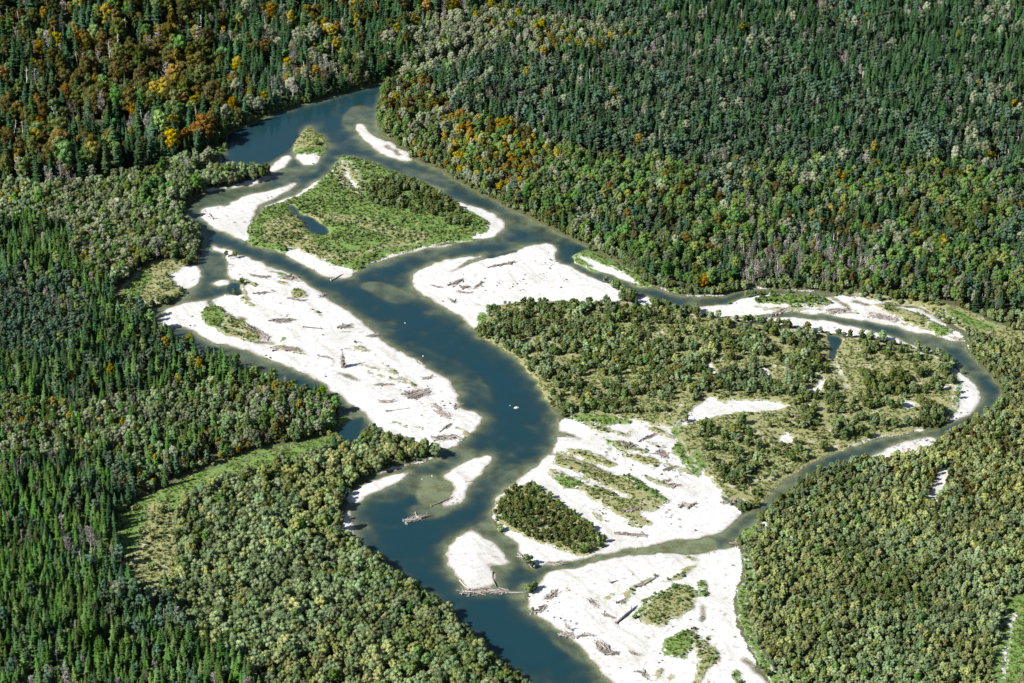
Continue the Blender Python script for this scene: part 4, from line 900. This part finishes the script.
def neighbour(sp_, x, y):
    d = np.hypot(BXY[:, 0] - x, BXY[:, 1] - y); c = np.nonzero((d < 11) & (BSP != NBR.get(sp_, '')))[0]
    if not len(c): return ''
    i = max(c, key=lambda q: BRARE[BSP[q]] / (4 + d[q])); dx, dy = x - BXY[i, 0], y - BXY[i, 1]
    rel = ('right of' if dx > 0 else 'left of') if abs(dx) > abs(dy) else ('behind' if dy > 0 else 'before')
    return rel + ' ' + ('an ' if BSP[i][0] == 'o' else 'a ') + BSP[i] + ','
def tree_label(sp_, s, zi, x, y, z, nom):
    px, py, _ = to_px(x, y, z + nom * s * .5); z0, z1 = ZONES[zi][4]
    rel = (s - z0) / (z1 - z0); wh = whereabouts(px, py)
    size = 'very tall ' if rel > .95 else 'tall ' if rel > .7 else 'low ' if rel < .28 else ''
    nb = neighbour(sp_, x, y)
    if sp_.startswith('shrub'): size = 'low ' if rel < .28 else ''
    if len((size + ADJ[sp_] + ' ' + nb + ' ' + wh).split()) > 16: wh = wh.replace('just ', '').replace('very close to', 'near')
    if len((size + ADJ[sp_] + ' ' + nb + ' ' + wh).split()) > 16: size = ''
    if len((ADJ[sp_] + ' ' + nb + ' ' + wh).split()) > 16: nb = ''
    return ' '.join((size + ADJ[sp_] + ' ' + nb + ' ' + wh).split()), ADJ[sp_] + 's ' + wh
for kn, lst in by_kind.items():
    nom = KINDS[kn]['nominal']
    def rank(t):
        px, py, d = to_px(t[1], t[2], t[3] + nom * t[4] * .6)
        return nom * t[4] / d if (4 < px < W - 4 and 4 < py < H - 4) else -1
    rk = sorted(((rank(t), i) for i, t in enumerate(lst)), reverse=True)
    near = {i for r_, i in rk[:300] if r_ > 0}
    rest = []
    for i, t in enumerate(lst):
        sp_, x, y, z, s, ro, zi = t
        if i in near:
            lab, grp = tree_label(sp_, s, zi, x, y, z, nom); plant(sp_, x, y, z, s, ro, lab, grp)
        else:
            vs = SUBS[sp_][1]
            rest.append((x, y, z, ro, s * random.uniform(.76, 1.22), s * random.uniform(.88, 1.14), vs[random.randrange(len(vs))], s * random.uniform(.76, 1.22), random.gauss(0, .045), random.gauss(0, .045)))
    if rest:
        nm = STUFF_NAME[kn]
        scatter(nm, [joined(sh[0], sh[1], b, l, nm) for sh, l, b in KINDS[kn]['var']], rest, STUFF_LABEL[kn], CAT[kn])
    print('PLANTED', kn, len(near), len(rest))

# ------------------------------------------------------------------ grass tufts and herbs
tb = []
for s in range(3):
    rnd = random.Random(500 + s); q = MB()
    for i in range(26):
        a = rnd.uniform(0, 6.28); r0 = rnd.uniform(0, .55); b = Vector((math.cos(a) * r0, math.sin(a) * r0, -.05))
        t = b + Vector((math.cos(a) * rnd.uniform(.05, .4), math.sin(a) * rnd.uniform(.05, .4), rnd.uniform(.25, .75)))
        u = Vector((-math.sin(a), math.cos(a), 0)) * rnd.uniform(.06, .14)
        q.face([b - u, b + u, t])
    tb.append(q.mesh('tuft', [M['tuft']]))
n = 60000
tx = RNG.uniform(X0 + 5, X1 - 5, n * 8); ty = RNG.uniform(Y0 + 5, Y1 - 5, n * 8)
sg = np.maximum(sample(S_R, tx, ty), sample(S_D, tx, ty) - 1.0)
m = (sg > .5) & (fnoise(tx, ty, 8, 77) > -.35) & (sample(S_W, tx, ty) < -1)
tx, ty = tx[m][:n], ty[m][:n]; tz = sample(Z_core, tx, ty); k3 = np.isfinite(tz)
ss = RNG.uniform(.5, 1.5, len(tx))
scatter('meadow_grass', tb, np.stack([tx, ty, tz, RNG.uniform(0, 6.28, len(tx)), ss * 1.2, ss, RNG.integers(0, 3, len(tx))], -1), 'tufts of green and straw coloured grass on islands and meadows', 'grass')
print('TUFTS', len(tx))

# ------------------------------------------------------------------ driftwood
LOGS = []
for s in range(5):
    rnd = random.Random(600 + s); q = MB(); L = 1.0
    b1 = rnd.uniform(-.06, .06); b2 = rnd.uniform(-.05, .05)
    q.tube([(-.5, 0, 0), (-.44, 0, .0), (-.1, b1, .01), (.25, b1 * .5, b2), (.5, 0, b2)], [.052, .034, .030, .022, .008], 7)
    for j in range(7):                                   # root stubs and broken branches
        root = j < 4
        x = -.49 if root else rnd.uniform(-.1, .4); a = rnd.uniform(0, 6.28); l = rnd.uniform(.05, .10) if root else rnd.uniform(.08, .2)
        d = Vector((-.3 if root else .6, math.cos(a), math.sin(a))).normalized()
        q.tube([Vector((x, b1 * .4, 0)), Vector((x, b1 * .4, 0)) + d * l], [.018, .005], 4)
    LOGS.append([q.mesh('log', [M['drift']]), q.mesh('log', [M['drift_d']])])
STICK = []
for s in range(4):
    rnd = random.Random(650 + s); q = MB()
    for j in range(70):
        x, y = rnd.gauss(0, .26), rnd.gauss(0, .24); a = rnd.gauss(0, .7); l = rnd.uniform(.12, .38); d = Vector((math.cos(a), math.sin(a), rnd.uniform(-.05, .3)))
        q.tube([Vector((x, y, .02)) - d * l / 2, Vector((x, y, .08)) + d * l / 2], [.022, .008], 3)
    STICK.append([q.mesh('branches', [M['drift']]), q.mesh('branches', [M['drift_d']])])

def lay_log(x, y, z, L, rot, tilt, dark, parent=None, thick=1.0, name='log'):
    o = mesh_obj(name, LOGS[random.randrange(5)][dark], parent)
    o.location = (x, y, z); o.rotation_euler = (random.uniform(0, 6.28), tilt, rot); o.scale = (L, L * thick, L * thick)
    return o

def screen_dir(px, py, ang):
    a = P(px, py); b = P(px + 10 * math.cos(math.radians(ang)), py - 10 * math.sin(math.radians(ang)))
    return math.atan2(b[1] - a[1], b[0] - a[0])

def pile(px, py, lp, wp, ang, n, label, dark=0, up=.25):
    """driftwood pile: lp, wp = extent in pixels along and across, ang = direction on the picture"""
    x, y = P(px, py, .4); rot = screen_dir(px, py, ang)
    e = P(px + lp / 2 * math.cos(math.radians(ang)), py - lp / 2 * math.sin(math.radians(ang)), .4)
    hl = max(math.hypot(e[0] - x, e[1] - y), 1.5)
    mpp = to_px(x, y, 0)[2] / (FOC / 36 * W); hw = max(wp * mpp * .75, .8)
    z = max(ground_z(x, y), -.15)
    root = bpy.data.objects.new('driftwood_pile', None); COL.objects.link(root); root.location = (x, y, z); root['label'] = label; root['category'] = 'driftwood'; root['group'] = 'driftwood on the gravel bars'
    for i in range(int(n * 1.7)):
        u, v = random.uniform(-.75, .75) * hl, random.uniform(-.8, .8) * hw
        L = min(random.uniform(3.0, 7.5), hl * 2.2)
        wx, wy = u * math.cos(rot) - v * math.sin(rot), u * math.sin(rot) + v * math.cos(rot)
        gz = max(ground_z(x + wx, y + wy), -.1) - z
        lay_log(wx, wy, gz + .10 + up * random.random() * 1.6, L, rot + random.gauss(0, .5), random.gauss(0, .10), 1 if random.random() < (.6 if dark else .25) else 0, root, random.uniform(1.2, 2.1))
    for i in range(max(2, int(hl * hw / 9))):
        u, v = random.uniform(-.5, .5) * hl * (i > 0), random.uniform(-.5, .5) * hw * (i > 0)
        o = mesh_obj('branches', STICK[random.randrange(4)][1 if random.random() < (.6 if dark else .3) else 0], root); o['kind'] = 'stuff'
        wx, wy = u * math.cos(rot) - v * math.sin(rot), u * math.sin(rot) + v * math.cos(rot)
        o.location = (wx, wy, max(ground_z(x + wx, y + wy), -.1) - z); sx = min(hl, 7.0); o.rotation_euler = (0, 0, rot + random.uniform(-.3, .3)); o.scale = (sx * 1.3, min(hw, 6) * 1.3, 3.5)
    return root

def log(px, py, lp, ang, label, dark=0, thick=1.0, dz=0):
    x, y = P(px, py, .4); rot = screen_dir(px, py, ang)
    e = P(px + lp / 2 * math.cos(math.radians(ang)), py - lp / 2 * math.sin(math.radians(ang)), .4)
    L = max(2 * math.hypot(e[0] - x, e[1] - y), 2.5)
    o = lay_log(x, y, max(ground_z(x, y), -.1) + .012 * L + dz, L, rot, 0, dark, None, thick, 'driftwood_log')
    o['label'] = label; o['category'] = 'log'; o['group'] = 'single logs on the gravel bars'
    return o

for a in PILES: pile(*a)
for a in [
    (209, 216, 12, -45, 'reddish log on the upper left gravel bar', 0, 1.5),
    (313, 328, 20, -5, 'thin log with a root on the wide left bar', 1),
    (398, 410, 24, 8, 'long log below the weeds on the wide left bar', 1),
    (404, 354, 9, -35, 'short reddish log at the river edge of the wide left bar', 0, 1.6),
    (422, 363, 9, -35, 'second short reddish log at the river edge', 0, 1.6),
    (442, 501, 24, 22, 'long log across the pointed bar in the bend', 1, .9),
    (472, 481, 14, 8, 'log lying across the pointed bar', 1, .9),
    (337, 277, 14, 25, 'log on the lower beach of the big grassy island', 0, 1.2),
    (623, 579, 26, 20, 'long log on the bare gravel below the stream', 1, .9),
    (651, 581, 17, 32, 'thin log right of the long log below the stream', 1, .8),
    (627, 615, 28, 40, 'long slanting log beside the tan grass', 1, .9),
    (493, 547, 6, -20, 'short log on the small bar above the log jam', 1, 1.4),
    (495, 557, 7, -10, 'second short log on the small bar above the log jam', 1, 1.4),
    (461, 536, 5, 10, 'stump on the tip of the small bar', 1, 1.8),
    (467, 318, 8, 0, 'short log at the lower shore of the central bar', 1, 1.3),
    (563, 437, 18, -4, 'log beside the inlet of the gravel plain', 1),
    (445, 428, 14, 40, 'slanting branch near the tip of the wide left bar', 1, .8),
    (347, 332, 10, 0, 'dark log by the river edge of the wide left bar', 1, 1.2),
]: log(*a)

# loose twigs and seedlings strewn over the bars
gx_, gy_ = RNG.uniform(X0 + 5, X1 - 5, 90000), RNG.uniform(Y0 + 5, Y1 - 5, 90000)
m = (sample(S_G, gx_, gy_) > 1.2) & ((fnoise(gx_, gy_, 34, 801) + fnoise(gx_, gy_, 9, 803)) > .62)
gx_, gy_ = gx_[m][:420], gy_[m][:420]; z_ = sample(Z_core, gx_, gy_); f_ = RNG.uniform(.6, 2.6, len(gx_)) ; print('FLOTSAM', len(gx_))
scatter('loose_flotsam', [STICK[0][1], STICK[1][1], STICK[2][0], STICK[3][1]], np.stack([gx_, gy_, z_, RNG.normal(.4, .5, len(gx_)), f_, f_ * .5, RNG.integers(0, 4, len(gx_))], -1), 'loose twigs and small driftwood strewn over the white gravel', 'driftwood')
gx_, gy_ = RNG.uniform(X0 + 5, X1 - 5, 60000), RNG.uniform(Y0 + 5, Y1 - 5, 60000)
m = (sample(S_G, gx_, gy_) > .8) & ((fnoise(gx_, gy_, 28, 811) + fnoise(gx_, gy_, 7, 813)) > .68)
gx_, gy_ = gx_[m][:500], gy_[m][:500]; z_ = sample(Z_core, gx_, gy_); f_ = RNG.uniform(.18, .5, len(gx_))
scatter('gravel_seedlings', [KINDS['willow_shrub']['mesh'][i][1] for i in (0, 1, 3)], np.stack([gx_, gy_, z_, RNG.uniform(0, 6, len(gx_)), f_, f_ * .7, RNG.integers(0, 3, len(gx_))], -1), 'tiny green seedlings scattered over the white gravel', 'plants')

# the log jam across the lower inlet and the stranded tree in the bend
def big_pile(px0, py0, px1, py1, n, wp, name, label, logs_long):
    x, y = P((px0 + px1) / 2, (py0 + py1) / 2); rot = math.atan2(P(px1, py1)[1] - P(px0, py0)[1], P(px1, py1)[0] - P(px0, py0)[0])
    hl = math.hypot(P(px1, py1)[0] - x, P(px1, py1)[1] - y)
    root = bpy.data.objects.new(name, None); COL.objects.link(root); root.location = (x, y, 0); root['label'] = label; root['category'] = 'driftwood'
    for i in range(n):
        u = random.uniform(-.9, .9) * hl; v = random.gauss(0, .5) * wp
        lay_log(u * math.cos(rot) - v * math.sin(rot), u * math.sin(rot) + v * math.cos(rot), .1 + random.random() * .9, random.uniform(3.5, 8), rot + random.gauss(0, .55), random.gauss(0, .12), 1 if random.random() < .2 else 0, root, random.uniform(.9, 1.4))
    for px, py, lp, ang, th in logs_long:
        a, b = P(px, py); r2 = screen_dir(px, py, ang); e = P(px + lp / 2 * math.cos(math.radians(ang)), py - lp / 2 * math.sin(math.radians(ang)))
        L = 2 * math.hypot(e[0] - a, e[1] - b)
        lay_log(a - x, b - y, .5, L, r2, 0.0, 0, root, th)
    for i in range(5):
        u = random.uniform(-.8, .8) * hl
        o = mesh_obj('branches', STICK[i % 4][0], root); o['kind'] = 'stuff'; o.location = (u * math.cos(rot), u * math.sin(rot), 0); o.rotation_euler = (0, 0, rot + random.uniform(-.4, .4)); o.scale = (6, 4, 4)
big_pile(460, 593, 508, 591, 34, 2.6, 'log_jam', 'bleached log jam lying at the foot of the small bar in the river', [(508, 592, 36, -2, .8), (494, 580, 16, -75, 1.0), (466, 586, 16, -38, 1.0), (490, 591, 26, 12, 1.0), (474, 594, 24, -10, 1.2)])
big_pile(406, 521, 425, 516, 8, 1.2, 'stranded_tree', 'stranded tree with its pale root plate lying in the bend', [(417, 518.5, 28, 12, 1.3), (417, 516, 9, 115, 1.5), (407, 521, 7, 80, 2.6)])

# standing dead conifer on the wide left bar
x, y = P(343, 368); sn = bpy.data.objects.new('dead_conifer', None); COL.objects.link(sn); sn.location = (x, y, ground_z(x, y)); sn['label'] = 'standing dead grey conifer on the wide left gravel bar'; sn['category'] = 'dead tree'
trq, crq = spruce_shape(4, 15, 2.3)
from_tr = trq.mesh('trunk', [M['drift_d']]); rr = random.Random(3)
keepf = [i for i in range(len(crq.f) - 8) if rr.random() < .62]
mesh_obj('trunk', from_tr, sn); mesh_obj('branches', from_arrays('branches', crq.v, [crq.f[i] for i in keepf], [M['twig']]), sn)

# ------------------------------------------------------------------ boulders in and beside the river
def boulder(px, py, size, label, seed):
    rnd = random.Random(seed); q = MB(); q.blob((0, 0, 0), 1.0, rnd, 0, .25, 2, .62)
    x, y = P(px, py); o = mesh_obj('boulder', q.mesh('boulder', [M['stone']])); o.location = (x, y, max(ground_z(x, y), -.25) + size * .2); o.scale = (size * 1.4, size, size); o.rotation_euler = (0, 0, rnd.uniform(0, 3))
    o['label'] = label; o['category'] = 'rock'; o['group'] = 'boulders in the river'
for a in [(516, 408, 1.2, 'white boulder breaking the surface in the main bend', 1), (510, 405.5, .5, 'small pale rock just left of the white boulder', 2), (405, 323, .5, 'small pale rock in the river above the bend', 3), (423, 356, .5, 'rock just off the edge of the wide left bar', 4), (422, 479, .45, 'small white rock in the shallows beside the pointed bar', 5), (432, 476, .5, 'white rock nearer to the pointed bar', 6)]: boulder(*a)
